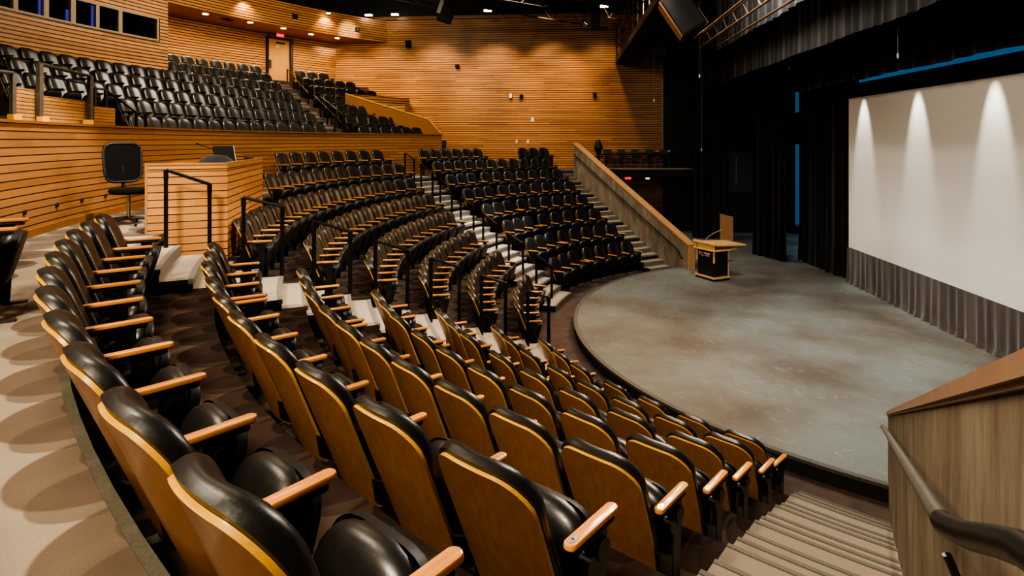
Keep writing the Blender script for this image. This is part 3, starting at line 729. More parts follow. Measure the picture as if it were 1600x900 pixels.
# office chair behind the console
t=empty('office_chair',(-4.62,13.62,H(8)),rad(145)); tag(t,'black mesh-back office swivel chair behind the wooden console','office chair')
m=MB(); N=5
for k in range(N):
    a=2*pi*k/N+.3; m.tube([(0,0,.10),(.18*cos(a),.18*sin(a),.085),(.30*cos(a),.30*sin(a),.06)],[.03,.022,.016],8)
m.obj('star_base',[black_plastic],t)
for k in range(N):
    a=2*pi*k/N+.3; m=MB(); m.tube([(.30*cos(a)-.012,.30*sin(a),.028),(.30*cos(a)+.012,.30*sin(a),.028)],.027,10); m.obj('caster',[black_plastic],t)
m=MB(); m.tube([(0,0,.08),(0,0,.45)],.025,10); m.obj('gas_lift',[chrome],t)
m=MB(); rbar(m,-.25,.25,-.26,.24,.45,.53,.03); m.obj('seat_cushion',[mesh_fab],t)
m=MB()
def bk(k,sc=1.0):
    t_=2*pi*k/32; c_,s_=cos(t_),sin(t_); z=.90+.285*sc*math.copysign(abs(s_)**.45,s_)
    return ((.235+.03*(z-.62))*sc*math.copysign(abs(c_)**.45,c_), -.215-.12*(z-.62)**1.1 if z>.62 else -.215, z)
fr=[bk(k) for k in range(33)]
m.tube(fr,.02,8,cap=False); m.tube([(0,-.05,.46),(0,-.22,.50),(0,-.25,.85)],.025,8); m.obj('back_frame',[black_plastic],t)
m=MB(); 
ring=[bk(k,.97) for k in range(32)]
m.face(ring,0); m.face([(x,y+.006,z) for x,y,z in ring][::-1],0)
m.obj('back_mesh',[mesh_fab],t)
m=MB(); m.hexa([(-.12,-.27,.62),(.12,-.27,.62),(.12,-.245,.62),(-.12,-.245,.62),(-.1,-.30,1.1),(.1,-.30,1.1),(.1,-.28,1.1),(-.1,-.28,1.1)]); m.obj('lumbar_pad',[mesh_fab],t)

# floor-level outlets along the balcony front
for i,a in enumerate((-22.9,-19.6,-16.9,-14.2)):
    x,y=P(15.14,a); m=MB(); d=Vector((-sin(rad(a)),-cos(rad(a)),0))
    m.tube([Vector((x,y,H(8)+.33))-d*.05,Vector((x,y,H(8)+.33))-d*.035],.032,12); t=m.obj('round_outlet',[dark]); tag(t,'round black wall outlet low on balcony front, %s from left edge'%ORD[i+1],'outlet','wall outlets')

# ------------------------------------------------------------------ stage things
e1=Vector((-.65,-.39,0)).normalized(); e2=Vector((.39,-.65,0)).normalized()
LZ=.2; L0=Vector((4.265,3.355,LZ))+e2*.29
t=empty('lectern',L0,atan2(-e1.y,-e1.x)+pi); t.scale=(1,1,1.26); tag(t,'black lectern with pale maple top and trim on the stage','lectern')
# local: x along e1 (image right), y = back (e2)
def lb(name,mat,boxes,par=None):
    m=MB()
    for b in boxes: m.box(*b)
    return m.obj(name,[mat],par or t,smooth=False)
M_=t.matrix_basis
chk=(Matrix.Rotation(t.rotation_euler.z,4,'Z')@Vector((0,1,0)))
ys=1 if chk.dot(e2)>0 else -1
def yy(a,b): return (a,b) if ys>0 else (-b,-a)
lb('plinth',dark,[(-.36,.36,*yy(-.28,.28),0,.05)])
lb('base_trim',lectern_wood,[(-.38,.38,*yy(-.30,.30),.05,.085)])
body=lb('body',black_plastic,[(-.31,.31,*yy(-.25,.26),.085,.66)])
lb('corner_post',lectern_wood,[(.30,.335,*yy(-.275,-.235),.40,.66)]); lb('corner_post',lectern_wood,[(-.335,-.30,*yy(-.275,-.235),.40,.66)]); lb('corner_post',lectern_wood,[(.26,.29,*yy(.30,.33),.085,.66)])
lb('shelf_board',lectern_wood,[(-.40,.40,*yy(-.33,.30),.66,.69)])
lb('front_apron',lectern_wood,[(-.30,.27,*yy(-.27,-.25),.69,.80)])
lb('apron_block',lectern_wood,[(.31,.36,*yy(-.31,-.26),.69,.80)]); lb('apron_block',lectern_wood,[(-.38,-.33,*yy(-.31,-.26),.69,.80)])
lb('front_ledge',lectern_wood,[(-.42,.40,*yy(-.33,-.24),.80,.845)])
m=MB(); y0,y1=yy(-.26,.86)
zA,zB=(.83,.80)
zf=.78; zk=.735
za,zc_=(zf,zk) if ys>0 else (zk,zf)
m.hexa([(-.38,y0,za),(.42,y0,za),(.42,y1,zc_),(-.38,y1,zc_),(-.38,y0,za+.035),(.42,y0,za+.035),(.42,y1,zc_+.03),(-.38,y1,zc_+.03)]); m.obj('desk_top',[lectern_wood],t,smooth=False)
lb('drop_shelf',lectern_wood,[(-.1,.3,*yy(.30,.62),.65,.68)])
lb('side_ledge',chrome,[(.30,.44,*yy(.28,.34),.42,.435)])
m=MB(); Y=lambda v:v*ys
m.tube([(-.2,Y(-.1),.80),(-.18,Y(-.02),.90),(-.10,Y(.16),1.00),(.0,Y(.34),1.07)],.007,6); m.obj('gooseneck_microphone',[chrome],t)
m=MB(); m.tube([(.05+.11*cos(2*pi*k/14),Y(.12)+.07*sin(2*pi*k/14),.788-.02*sin(2*pi*k/14)*.5) for k in range(15)],.006,5,cap=False); m.obj('cable_loop',[black_plastic],t)
# sign plate on the lectern front: PG and two lines of small print
sg=lb('name_plate',dark,[(-.27,.20,*yy(-.262,-.25),.47,.63)])
def text_mesh(txt,size,mat,name,par,loc,rot,ext=.002):
    cu=bpy.data.curves.new(name,'FONT'); cu.body=txt; cu.size=size; cu.extrude=ext; cu.resolution_u=3
    to=bpy.data.objects.new(name,cu); col.objects.link(to); dg=bpy.context.evaluated_depsgraph_get(); me=bpy.data.meshes.new_from_object(to.evaluated_get(dg)); bpy.data.objects.remove(to)
    me.materials.clear(); me.materials.append(mat); o=link(name,me,par,loc); o.rotation_euler=rot; return o
sign_o=emit('sign_orange',(.9,.42,.22),.35); sign_w=emit('sign_pale',(.85,.62,.55),.35); sign_r=emit('sign_red',(.75,.25,.2),.35)
fr_rot=(rad(90),0,0) if ys>0 else (rad(90),0,pi)
fx=1 if ys>0 else -1
fy=-.2635*ys
text_mesh('P',.13,sign_w,'sign_letter',t,(-.25*fx,fy,.515),fr_rot); text_mesh('G',.13,sign_o,'sign_letter',t,(-.165*fx,fy,.505),fr_rot)
m=MB(); m.box(-.05,.17,*yy(-.265,-.262),.565,.592); m.obj('sign_print',[sign_w],t,smooth=False)
m=MB(); m.box(-.03,.15,*yy(-.265,-.262),.518,.545); m.obj('sign_print',[sign_r],t,smooth=False)

# projection screen
YS=-.5; X0,X1=4.24,-4.25
t=empty('projection_screen',(0,YS,.2)); tag(t,'huge white projection screen with black velour skirt at stage rear','screen')
m=MB(); 
for i in range(12):
    a,b=X1+(X0-X1)*i/12,X1+(X0-X1)*(i+1)/12; m.face([(a,0,.97),(a,0,5.05),(b,0,5.05),(b,0,.97)],0)
m.obj('screen_surface',[screen_m],t,smooth=False)
m=MB(); m.box(X1-.5,X0,-.02,.03,5.05,5.42); m.obj('top_masking',[velour],t,smooth=False)
def drape(mb,p,q,z0,z1,amp,folds,m=0,seed=1,rows=8,puddle=0.0,top_amp=.5):
    rnd=random.Random(seed); L=hypot(q[0]-p[0],q[1]-p[1]); n=int(folds*8); d=((q[0]-p[0])/L,(q[1]-p[1])/L); nn=(-d[1],d[0])
    ph=[rnd.uniform(0,6.28) for _ in range(4)]; vs=[]
    for i in range(n+1):
        u=i/n
        for j in range(rows+1):
            v=j/rows
            w=sin(u*folds*6.283+ph[0]+.8*sin(u*9+ph[1]))+.45*sin(u*folds*2.7*6.283/2+ph[2])+.5*sin(u*17+ph[3]+v*1.3)
            o=amp*w*(top_amp+(1-top_amp)*(1-v)); 
            if puddle and v<.12: o+=puddle*(1-v/.12)*(.5+.5*sin(u*folds*5+ph[1]))
            s=u*L+amp*.4*cos(u*folds*6.283+ph[0])
            vs.append((p[0]+d[0]*s+nn[0]*o,p[1]+d[1]*s+nn[1]*o,z0+(z1-z0)*v+(.012*sin(u*31+ph[2]) if j==0 else 0)))
    R=rows+1
    mb.idx(vs,[(i*R+j,(i+1)*R+j,(i+1)*R+j+1,i*R+j+1) for i in range(n) for j in range(rows)],m)
m=MB(); drape(m,(X1-.6,.02),(X0+.02,.02),-.004,.97,.022,34,0,3,8,.05,.25); m.obj('skirt_curtain',[skirt_m],t,ang=80)
def curtain(nm,p,q,z0,z1,amp,folds,mat,label,cat='curtain',grp=None,seed=1,puddle=0.,top_amp=.7,rows=8):
    m=MB(); drape(m,(0,0),(q[0]-p[0],q[1]-p[1]),0,z1-z0,amp,folds,0,seed,rows,puddle,top_amp)
    o=m.obj(nm,[mat],None,(p[0],p[1],z0),ang=80); tag(o,label,cat,grp); return o
curtain('stage_curtain',(4.0,-.66),(7.25,-.38),.21,9.3,.07,9,velour2,'tall black curtain directly left of the white screen',seed=4,puddle=.06)
curtain('stage_curtain',(6.88,.23),(8.2,.84),.21,9.3,.06,5,velour,'tall black curtain leg left of the narrow blue gap',seed=5,puddle=.04)
curtain('stage_curtain',(11.42,.85),(11.36,2.15),.21,9.5,.09,6,velour2,'tall black curtain hanging in folds behind the lectern',seed=6)
curtain('stage_border',(-7,1.83),(7.0,1.83),6.12,10.2,.025,40,border_m,'dusty grey cloth border hanging across top right of stage','border',seed=8,top_amp=1)
curtain('stage_border',(-7,2.35),(6.9,2.35),7.0,10.2,.03,30,velour,'added dark cloth standing in for shade over upper grey border','border',seed=12,top_amp=1)  # added cloth, its black stands for shade on the upper grey border
curtain('stage_border',(7.0,1.9),(11,1.9),6.0,10.2,.05,8,velour,'shaded left end of grey border, shade put in as dark cloth','border',seed=9,top_amp=1)  # grey border running on in shade, the shade put into the cloth colour
curtain('stage_border',(-7,.4),(6.4,.4),5.53,9.8,.03,22,velour2,'black border cloth hanging just above the screen','border',seed=10,top_amp=1)
m=MB(); m.box(7.0,9.5,-1.05,-1.0,3.97,5.1); o=m.obj('masking_panel',[dark],None,smooth=False); tag(o,'black panel hung above the narrow blue gap','panel')
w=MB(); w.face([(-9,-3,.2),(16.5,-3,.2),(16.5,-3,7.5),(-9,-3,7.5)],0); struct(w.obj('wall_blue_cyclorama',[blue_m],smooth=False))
# wing wall with grey board, wooden flat
w=MB(); w.box(13.0,13.1,-1.5,1.6,.2,9.5); struct(w.obj('wall_wing',[dark],smooth=False))
m=MB(); m.box(12.92,12.985,-.62,.42,1.9,3.62); o=m.obj('notice_board',[dark2],None,smooth=False); tag(o,'dark grey board on black wing wall behind the lectern','board')
m=MB(); m.box(12.90,12.92,.02,.08,2.2,3.4); m.obj('cable_strip',[plain('greystrip',(.12,.12,.12),.6)],o,smooth=False)
m=MB(); m.hexa([(11.0,.72,.2),(11.05,1.2,.2),(11.0,1.2,.2),(10.95,.72,.2),(11.0,.72,1.12),(11.05,1.2,1.24),(11.0,1.2,1.24),(10.95,.72,1.12)])
t=empty('wooden_flat',(11,.96,.2)); tag(t,'orange wooden panel standing behind the lectern by the black curtain','panel'); child_world(m.obj('panel',[cap_wood],smooth=False),t)
m=MB(); m.box(11.02,11.3,.8,.84,.2,.9); child_world(m.obj('brace',[cap_wood],smooth=False),t)

t=empty('leaning_pole',(13.9,-2.1,.2)); tag(t,'pale pole leaning in the narrow blue gap between black curtains','pole')
m=MB(); m.tube([(0,0,.0),(.25,-.28,1.25)],.025,8); m.obj('shaft',[plain('pale_pole',(.55,.45,.55),.5)],t)
m=MB(); m.tube([(.25,-.28,1.25),(.27,-.30,1.33)],.04,8); m.obj('cap_end',[dark],t)
m=MB(); m.box(-.3,.3,-.25,.25,0,.32); t=m.obj('equipment_case',[plain('glossy_case',(.02,.02,.025),.2)],None,(13.2,-2.45,.2),smooth=False); tag(t,'dark glossy equipment case on the floor in the blue gap','case')
m=MB(); m.tube([(-.12,-.27,.2),(-.1,-.29,.24),(.1,-.29,.24),(.12,-.27,.2)],.012,6); m.obj('handle',[chrome],t)
# side gallery
w=MB(); w.hexa([(13.05,6.4,H(8)-.35),(14.6,6.4,H(8)-.35),(14.6,1.55,H(8)-.35),(13.5,1.55,H(8)-.35)][::-1]+[(13.05,6.4,H(8)+.0),(14.6,6.4,H(8)+.0),(14.6,1.55,H(8)+.0),(13.5,1.55,H(8)+.0)][::-1],0)
o=struct(w.obj('floor_gallery',[dark],smooth=False))
w=MB(); w.hexa([(13.0,6.4,H(8)-.02),(13.1,6.4,H(8)-.02),(13.55,1.55,H(8)-.02),(13.45,1.55,H(8)-.02)][::-1]+[(13.0,6.4,H(8)+.04),(13.1,6.4,H(8)+.04),(13.55,1.55,H(8)+.04),(13.45,1.55,H(8)+.04)][::-1],0); w.obj('edge_strip',[plain('pale_edge',(.35,.28,.2),.6)],o,smooth=False)
w=MB(); flat_wall(w,(14.45,5.0),(14.45,2.85),.2,2.5,0); struct(w.obj('wall_under_gallery',[wood_shaded],smooth=False))
g=empty('gallery_railing',(13.2,4,H(8))); tag(g,'low black railing along the edge of the side gallery','railing')
gp=[(13.12,5.75),(13.2,4.75),(13.3,3.6),(13.42,2.4)]
for x,y in gp:
    m=MB(); m.box(x-.025,x+.025,y-.025,y+.025,H(8)+.04,3.5); child_world(m.obj('post',[rail_metal],smooth=False),g)
m=MB(); m.tube([(x,y,3.5) for x,y in gp],.03,8); child_world(m.obj('top_rail',[rail_metal]),g)
m=MB(); m.tube([(x,y,3.15) for x,y in gp],.015,6); child_world(m.obj('mid_rail',[rail_metal]),g)
t=empty('folding_table',(14.27,3.9,H(8))); tag(t,'long dark table behind the railing of the side gallery','table')
m=MB(); m.box(-.2,.2,-1.6,1.6,.70,.74); m.obj('table_top',[plain('dark_top',(.06,.045,.035),.4)],t,smooth=False)
for x in (-.16,.16):
    for y in (-1.5,1.5):
        m=MB(); m.tube([(x,y,0),(x,y,.7)],.02,8); m.obj('leg',[black_metal],t)
def small_chair(x,y,i,lab):
    t=empty('gallery_chair',(x,y,H(8)),rad(90)); tag(t,lab,'chair','gallery chairs')
    m=MB(); m.box(-.2,.2,-.2,.2,.40,.44); m.obj('seat',[black_plastic],t,smooth=False)
    m=MB(); m.hexa([(-.2,-.2,.55),(.2,-.2,.55),(.2,-.17,.55),(-.2,-.17,.55),(-.19,-.27,.82),(.19,-.27,.82),(.19,-.24,.82),(-.19,-.24,.82)]); m.obj('backrest',[black_plastic],t,smooth=False)
    for a in (-.18,.18):
        for b in (-.18,.18):
            m=MB(); m.tube([(a,b,0),(a,b,.41)],.012,6); m.obj('leg',[chrome],t)
    for a in (-.18,.18):
        m=MB(); m.tube([(a,-.18,.41),(a,-.235,.8)],.012,6); m.obj('back_post',[chrome],t)
for i,y in enumerate((5.35,4.75,4.15,3.5,2.9)): small_chair(13.62+.02*i,y,i,'dark chair behind the gallery railing, %s from the left'%ORD[i+1])
t=empty('office_chair',(13.45,5.78,H(8))); tag(t,'black high-backed chair at the left end of the side gallery','chair')
m=MB(); m.tube([(0,0,.05),(0,0,.5)],.03,8); m.obj('stem',[black_plastic],t)
m=MB(); rbar(m,-.22,.22,-.22,.22,.48,.56,.03); m.obj('seat',[black_plastic],t)
m=MB(); m.tube([(.1,0,.5),(.16,0,.75),(.17,0,.9),(.17,0,1.15),(.17,0,1.28)],[.04,.13,.2,.12,.05],10); m.obj('backrest',[black_plastic],t)
m=MB(); m.box(-.22,.22,-.22,.22,0,.05); m.obj('base',[black_plastic],t,smooth=False)
for i,y in enumerate((3.05,2.7)):
    m=MB(); m.box(-.1,.1,-.14,.14,0,.03+.02*i); o=m.obj('paper_stack',[paper],None,(14.25,y,H(8)+.74),smooth=False); tag(o,'small %s stack of papers on the gallery table'%('left' if i==0 else 'right'),'papers')
m=MB(); m.box(-.03,.03,-.14,.14,-.07,.07); o=m.obj('exit_sign',[emit('dim_red',(1,.03,.02),1.2)],None,(14.2,4.42,2.42),smooth=False); tag(o,'dim red exit sign beneath the side gallery','sign')
m=MB(); m.box(-.05,.05,-.08,.08,-.03,.03); o=m.obj('wall_light',[emit('dim_white',(1,.85,.6),1.6)],None,(14.2,3.55,2.40),smooth=False); tag(o,'tiny white light beneath the side gallery','light')

# ------------------------------------------------------------------ balcony rails
def post_rail(nm,pts,zb,label,grp=None,r=.025,mid=None,cat='railing'):
    o=empty(nm,(pts[0][0],pts[0][1],zb[0])); tag(o,label,cat,grp)
    for p,z in zip(pts,zb):
        m=MB(); m.box(p[0]-r,p[0]+r,p[1]-r,p[1]+r,z,p[2]); child_world(m.obj('post',[bronze_post if nm=='balcony_railing' else rail_metal],smooth=False),o)
    m=MB(); m.tube(pts,r*.9,8); child_world(m.obj('top_rail',[bronze_post if nm=='balcony_railing' else rail_metal]),o)
    if mid:
        m=MB(); m.tube([(p[0],p[1],p[2]-mid) for p in pts],r*.5,6); child_world(m.obj('mid_rail',[rail_metal]),o)
    return o
def cylp(px,py,r):
    xl=(px-800)/f_; d=(cos(yaw_)+xl*sin(yaw_),sin(yaw_)-xl*cos(yaw_),-(py-hy_)/f_)
    a=d[0]**2+d[1]**2; b=2*(CAM.x*d[0]+CAM.y*d[1]); c=CAM.x**2+CAM.y**2-r*r; t_=(-b+sqrt(b*b-4*a*c))/2/a
    return (CAM.x+d[0]*t_,CAM.y+d[1]*t_,CAM.z+d[2]*t_)
p=[cylp(62,100,15.33),cylp(141,119,15.33)]; post_rail('balcony_railing',p,[ZC+.112]*2,'dark metal railing frame on the balcony front, upper left',None,.03,.14)
p=[cylp(-30,108,15.33),cylp(20,114,15.33)]; post_rail('balcony_railing',p,[ZC+.112]*2,'dark metal railing post and rail cut by upper left edge',None,.025)
p=[cylp(148,138,15.47),cylp(165,140,15.47),cylp(213,176,15.47),cylp(228,178,15.47)]; post_rail('balcony_handrail',p,[3.6]*4,'slanting black handrail beside the first balcony seats',None,.02,None,'handrail')
def brail(pa,pb,ra,rb,n,label):
    A_=cylp(*pa,ra); B_=cylp(*pb,rb); pts=[]; zb=[]
    for i in range(n):
        u=i/(n-1); q=tuple(A_[c]*(1-u)+B_[c]*u for c in range(3)); r=hypot(q[0],q[1]); k=1
        while k<8 and r>BR(k)+.2: k+=1
        pts.append(q); zb.append(min(BZ(k),q[2]-.3))
    post_rail('balcony_handrail',pts,zb,label,'balcony stair handrails',.022,None,'handrail')
brail((449,108),(482,146),22.6,19.6,4,'upper black handrail on the balcony stairs below the door')
brail((491,149),(535,193),19.2,16.3,5,'lower left black handrail on the balcony stairs')
brail((501,151),(539,181),19.0,16.6,3,'lower right black handrail on the balcony stairs')
for i,(a,b) in enumerate(((25,56),(68,136),(147,180))):
    A_=cylp(a,140,15.385); B_=cylp(b,140,15.385); m=MB()
    zt_=[4.78,4.72,4.66][i]
    flat_wall(m,A_[:2],B_[:2],ZC+.035,zt_,0,i*2.0); nrm=Vector((A_[0]+B_[0],A_[1]+B_[1],0)).normalized()*.02
    flat_wall(m,(B_[0]+nrm.x,B_[1]+nrm.y),(A_[0]+nrm.x,A_[1]+nrm.y),ZC+.035,zt_,0,i*2.0)
    m.face([(A_[0],A_[1],zt_),(B_[0],B_[1],zt_),(B_[0]+nrm.x,B_[1]+nrm.y,zt_),(A_[0]+nrm.x,A_[1]+nrm.y,zt_)],1)
    o=m.obj('slatted_panel',[slat_mat('panel_slats%d'%i,(.42,.2,.07),(.5,.25,.09),(.58,.31,.12),.05,.16),dark],None,smooth=False); tag(o,('left','middle','right')[i]+'most low slatted wood panel standing on the balcony front' if i!=1 else 'middle low slatted wood panel between the two balcony railing posts','panel')
for i,(px) in enumerate((23,67,138)):
    A_=cylp(px,186,15.29); m=MB(); m.box(-.055,.055,-.045,.045,0,.075); o=m.obj('post_block',[ply_edge],None,(A_[0],A_[1],ZC+.035),smooth=False); tag(o,'small pale wood block on balcony front ledge, %s from left'%ORD[i+1],'block','post blocks')

# ------------------------------------------------------------------ wall fixtures
def fixture(nm,y,z,sx,sz,mat,label,cat,tilt=0,dep=.12):
    t=empty(nm,(XW,y,z)); tag(t,label,cat)
    m=MB(); m.box(-.02,0,-sx*.3,sx*.3,-sz*.3,sz*.3); m.obj('wall_plate',[black_plastic],t,smooth=False)
    m=MB(); M=Matrix.Rotation(rad(tilt),4,'Y'); m.box(-dep,-.02,-sx/2,sx/2,-sz/2,sz/2,0,M); m.obj('housing',[mat],t,smooth=False); return t
fixture('wall_speaker',12.27,7.6,.16,.16,black_plastic,'small black speaker in the middle of the far wooden wall','speaker',-15,.18)
fixture('wall_speaker',14.59,8.69,.26,.34,black_plastic,'black speaker high on the far wall near upper corner','speaker',-20,.2)
fixture('wall_lamp',9.76,6.18,.12,.2,chrome,'grey wall lamp above the row of three seats','wall lamp',0,.16)
fixture('wall_speaker',9.26,6.17,.16,.18,black_plastic,'small black speaker right of the grey wall lamp','speaker',-15,.16)
fixture('wall_speaker',5.89,6.21,.16,.2,black_plastic,'small black speaker on far wall nearest the stage','speaker',-15,.16)
fixture('wall_switch',8.75,5.07,.13,.2,white_plate,'white thermostat box on the far wooden wall','switch',0,.05)
fixture('wall_switch',9.49,4.06,.09,.14,white_plate,'left small white switch plate above the three seats','switch',0,.04)
fixture('wall_switch',8.96,4.06,.09,.14,white_plate,'right small white switch plate above the three seats','switch',0,.04)
for i,(px,py,lab) in enumerate(((460,26,'small black speaker on the upper slatted front, left of the glowing lamp'),(558,46,'small black speaker on the upper slatted front near the far wall'))):
    q=cylp(px,py,21.38); m=MB(); m.box(-.09,.09,-.1,.08,-.09,.09); o=m.obj('wall_speaker',[black_plastic],None,q,smooth=False); o.rotation_euler=(0,0,-rad(deg(atan2(q[0],q[1])))); tag(o,lab,'speaker')
# exit sign over the door
q=P(23.18,31.7); t=empty('exit_sign',(q[0],q[1],8.70),-rad(31.7)); tag(t,'glowing red exit sign above the balcony door','sign')
m=MB(); m.box(-.2,.2,-.02,.06,-.12,.12); m.obj('housing',[black_plastic],t,smooth=False)
m=MB(); m.box(-.19,.19,-.035,-.02,-.11,.11); m.obj('red_panel',[emit('exit_red',(1,.004,.006),1.3)],t,smooth=False)
text_mesh('EXIT',.15,emit('exit_letters',(1,.12,.1),2.2),'lettering',t,(-.165,-.037,-.05),(rad(90),0,0))
dl=[(9.63,19.67),(10.92,18.94),(12.34,18.38),(13.4,17.61),(8.0,20.5),(5.6,21.2)]
for i,(x,y) in enumerate(dl):
    m=MB(); m.tube([(0,0,-.012),(0,0,.0)],.10,20); t=m.obj('downlight',[emit('downlight_warm%d'%i,(1,.80,.5),16)],None,(x,y,8.778)); tag(t,'round recessed downlight in orange soffit, %s from the right'%ORD[[4,3,2,1,5,6][i]],'downlight','soffit downlights')
m=MB(); m.box(-.25,.25,-.15,.15,-.015,0); o=m.obj('air_vent',[dark],None,(9.0,20.25,8.778),smooth=False); tag(o,'dark air vent in soffit left of the downlights','vent')
# lamp clipped to the top of the upper front
q=cylp(513,20,21.15); t=empty('wash_lamp',q); tag(t,'glowing wash lamp hung before the upper slatted front','lamp')
m=MB(); m.tube([(0,0,1.2),(0,0,.1)],.012,6); m.obj('stem',[black_metal],t)
m=MB(); m.tube([(0,0,.12),(0,0,.0)],[.06,.1],12); m.obj('shade',[black_metal],t)
m=MB(); m.tube([(0,0,-.005),(0,0,-.03)],.085,12); m.obj('bulb',[emit('lamp_glow',(1,.75,.38),30)],t)
lamp_pos=q
q=cylp(386,-3,21.15); t=empty('wash_lamp',q); tag(t,'wash lamp at the top edge before the upper slatted front','lamp')
m=MB(); m.tube([(0,0,1.0),(0,0,.1)],.012,6); m.obj('stem',[black_metal],t)
m=MB(); m.tube([(0,0,.12),(0,0,.0)],[.06,.1],12); m.obj('shade',[black_metal],t)
lamp2=q
# hanging work lights
for i,(px,py,dp) in enumerate(((576,24,27),(617,23,27.2),(762,17,25),(944,10,23))):
    q=cpos(px,py,dp); t=empty('work_light',q); tag(t,'bright hanging work light below black ceiling, %s from left'%ORD[i+1],'work light','ceiling work lights')
    m=MB(); m.box(-.1,.1,-.17,.17,.03,.10); m.obj('housing',[black_metal],t,smooth=False)
    m=MB(); m.box(-.085,.085,-.15,.15,-.02,.03); m.obj('lens',[emit('work_glow%d'%i,(1,.93,.78),22)],t,smooth=False)
    m=MB(); m.tube([(0,0,.12),(0,0,10.9-q.z)],.01,6); m.obj('drop_rod',[black_metal],t)
# small spot heads on the truss
for i,(px,py,dp,lab) in enumerate(((820,33,24,'small spotlight head left of the far wall centre, just below ceiling'),(783,24,24,'tiny spotlight hanging near ceiling above the far wall'),(912,36,23,'tiny spotlight near ceiling left of the projector'))):
    q=cpos(px,py,dp); t=empty('spotlight',q); tag(t,lab,'spotlight')
    m=MB(); m.tube([(0,0,0),(.06,-.1,-.08)],[.05,.07],10); m.obj('can',[chrome],t)
    m=MB(); m.tube([(0,0,0),(0,0,10.9-q.z)],.01,6); m.obj('drop_rod',[black_metal],t)
# projector-like black boxes under the ceiling
q=cpos(697,16,22); t=empty('ceiling_speaker',q,rad(8)); tag(t,'dark hanging loudspeaker with white side label near top centre','speaker')
m=MB(); M=Matrix.Rotation(rad(18),4,'X'); m.box(-.3,.3,-.30,.22,-.42,.6,0,M); m.obj('cabinet',[ceil_m],t,smooth=False)
m=MB(); m.box(-.33,-.3,.13,.27,-.25,.25,0,M); m.obj('side_label',[plain('greyplate',(.16,.15,.13),.5)],t,smooth=False)
q=cpos(936,36,22); t=empty('ceiling_projector',q); tag(t,'dark projector box hanging left of the catwalk','projector')
m=MB(); m.box(-.3,.3,-.28,.32,-.25,.3); m.obj('cabinet',[dark],t,smooth=False)
m=MB(); m.box(-.32,-.3,-.26,-.02,-.2,.25); m.obj('front_plate',[plain('greyplate2',(.06,.055,.045),.5)],t,smooth=False)
m=MB(); m.tube([(0,0,.3),(0,0,10.9-q.z)],.025,8); m.obj('drop_rod',[black_metal],t)

# roof trusses
def truss(nm,p,q,z,hgt,n,label,grp,r=.028,mat=None):
    o=empty(nm,(p[0],p[1],z)); tag(o,label,'truss',grp); mat=mat or truss_m
    P0,Q0=Vector((p[0],p[1],z)),Vector((q[0],q[1],z)); up=Vector((0,0,hgt))
    m=MB(); m.tube([P0,Q0],r*1.3,6); child_world(m.obj('bottom_chord',[mat]),o)
    m=MB(); m.tube([P0+up,Q0+up],r*1.3,6); child_world(m.obj('top_chord',[mat]),o)
    m=MB()
    for i in range(n):
        a=P0.lerp(Q0,i/n); b=P0.lerp(Q0,(i+.5)/n)+up; c=P0.lerp(Q0,(i+1)/n); m.tube([a,b,c],r*.7,6)
    child_world(m.obj('web_bars',[mat]),o)
for i,(A1_,B1_) in enumerate((((420,-40),(985,50)),((640,-25),(1010,38)),((790,-22),(1010,20)),((250,-75),(720,20)))):
    def zp(px,py,z):
        q=cpos(px,py,1.0); d=q-CAM; k=(z-CAM.z)/d.z; return (CAM.x+d.x*k,CAM.y+d.y*k)
    zz=9.25-.05*i
    truss('roof_truss',zp(*A1_,zz),zp(*B1_,zz),zz,.75,10,'brown steel roof truss under black ceiling, %s from the far wall'%ORD[i+1],'roof trusses',.022)
# catwalk
t=empty('catwalk',(14.5,4.4,7.64)); tag(t,'dark catwalk with railing running out from the far wall','catwalk')
m=MB(); m.box(-2,14.55,3.85,4.91,7.64,7.70); child_world(m.obj('deck',[dark],smooth=False),t)
for y in (4.93,3.83):
    m=MB(); m.box(-2,14.55,y-.02,y+.02,7.62,7.84); child_world(m.obj('edge_beam',[plain('brown_beam',(.11,.07,.04),.5)],smooth=False),t)
    for z in (8.25,8.75,9.2):
        m=MB(); m.tube([(-2,y,z),(14.55,y,z)],.022,6); child_world(m.obj('rail_pipe',[truss_m]),t)
    for i in range(12):
        x=14.4-i*1.3; m=MB(); m.tube([(x,y,7.7),(x,y,9.2)],.024,6); child_world(m.obj('post',[truss_m]),t)
# loudspeaker boxes
def spk(name,loc,rx,ry,rz,sx,sy,sz,label,side):
    t=empty(name,loc); t.rotation_euler=(rx,ry,rz); tag(t,label,'loudspeaker')
    m=MB(); m.box(-sx,sx,-sy,sy,-sz,sz); m.obj('cabinet',[dark],t,smooth=False)
    m=MB(); m.box(-sx*.98,sx*.98,sy,sy+.03,-sz*.98,sz*.98); m.obj('side_panel',[side],t,smooth=False)
    m=MB(); m.box(-sx-.02,-sx,-sy*.9,sy*.9,-sz*.92,sz*.92); m.obj('grille',[black_plastic],t,smooth=False); return t
q=cpos(1066,22,13.5); t=spk('loudspeaker',q,rad(-32),0,rad(-8),.35,.30,.48,'big tilted black loudspeaker with wooden side at top right',side_wood)
m=MB(); m.box(-.2,.2,-.34,-.3,-.5,-.1); m.obj('mount_bracket',[plain('greybracket',(.3,.29,.26),.5)],t,smooth=False)
m=MB(); m.tube([(0,0,.4),(0,.9,1.6)],.02,6); m.obj('hanger',[black_metal],t)
q=cpos(1024,72,25.5); t=spk('loudspeaker',q,0,0,0,.4,.38,.55,'upright black loudspeaker with wooden side under the catwalk end',side_wood)
m=MB(); m.tube([(0,0,.55),(0,0,2.4)],.025,6); m.obj('hanger',[black_metal],t)
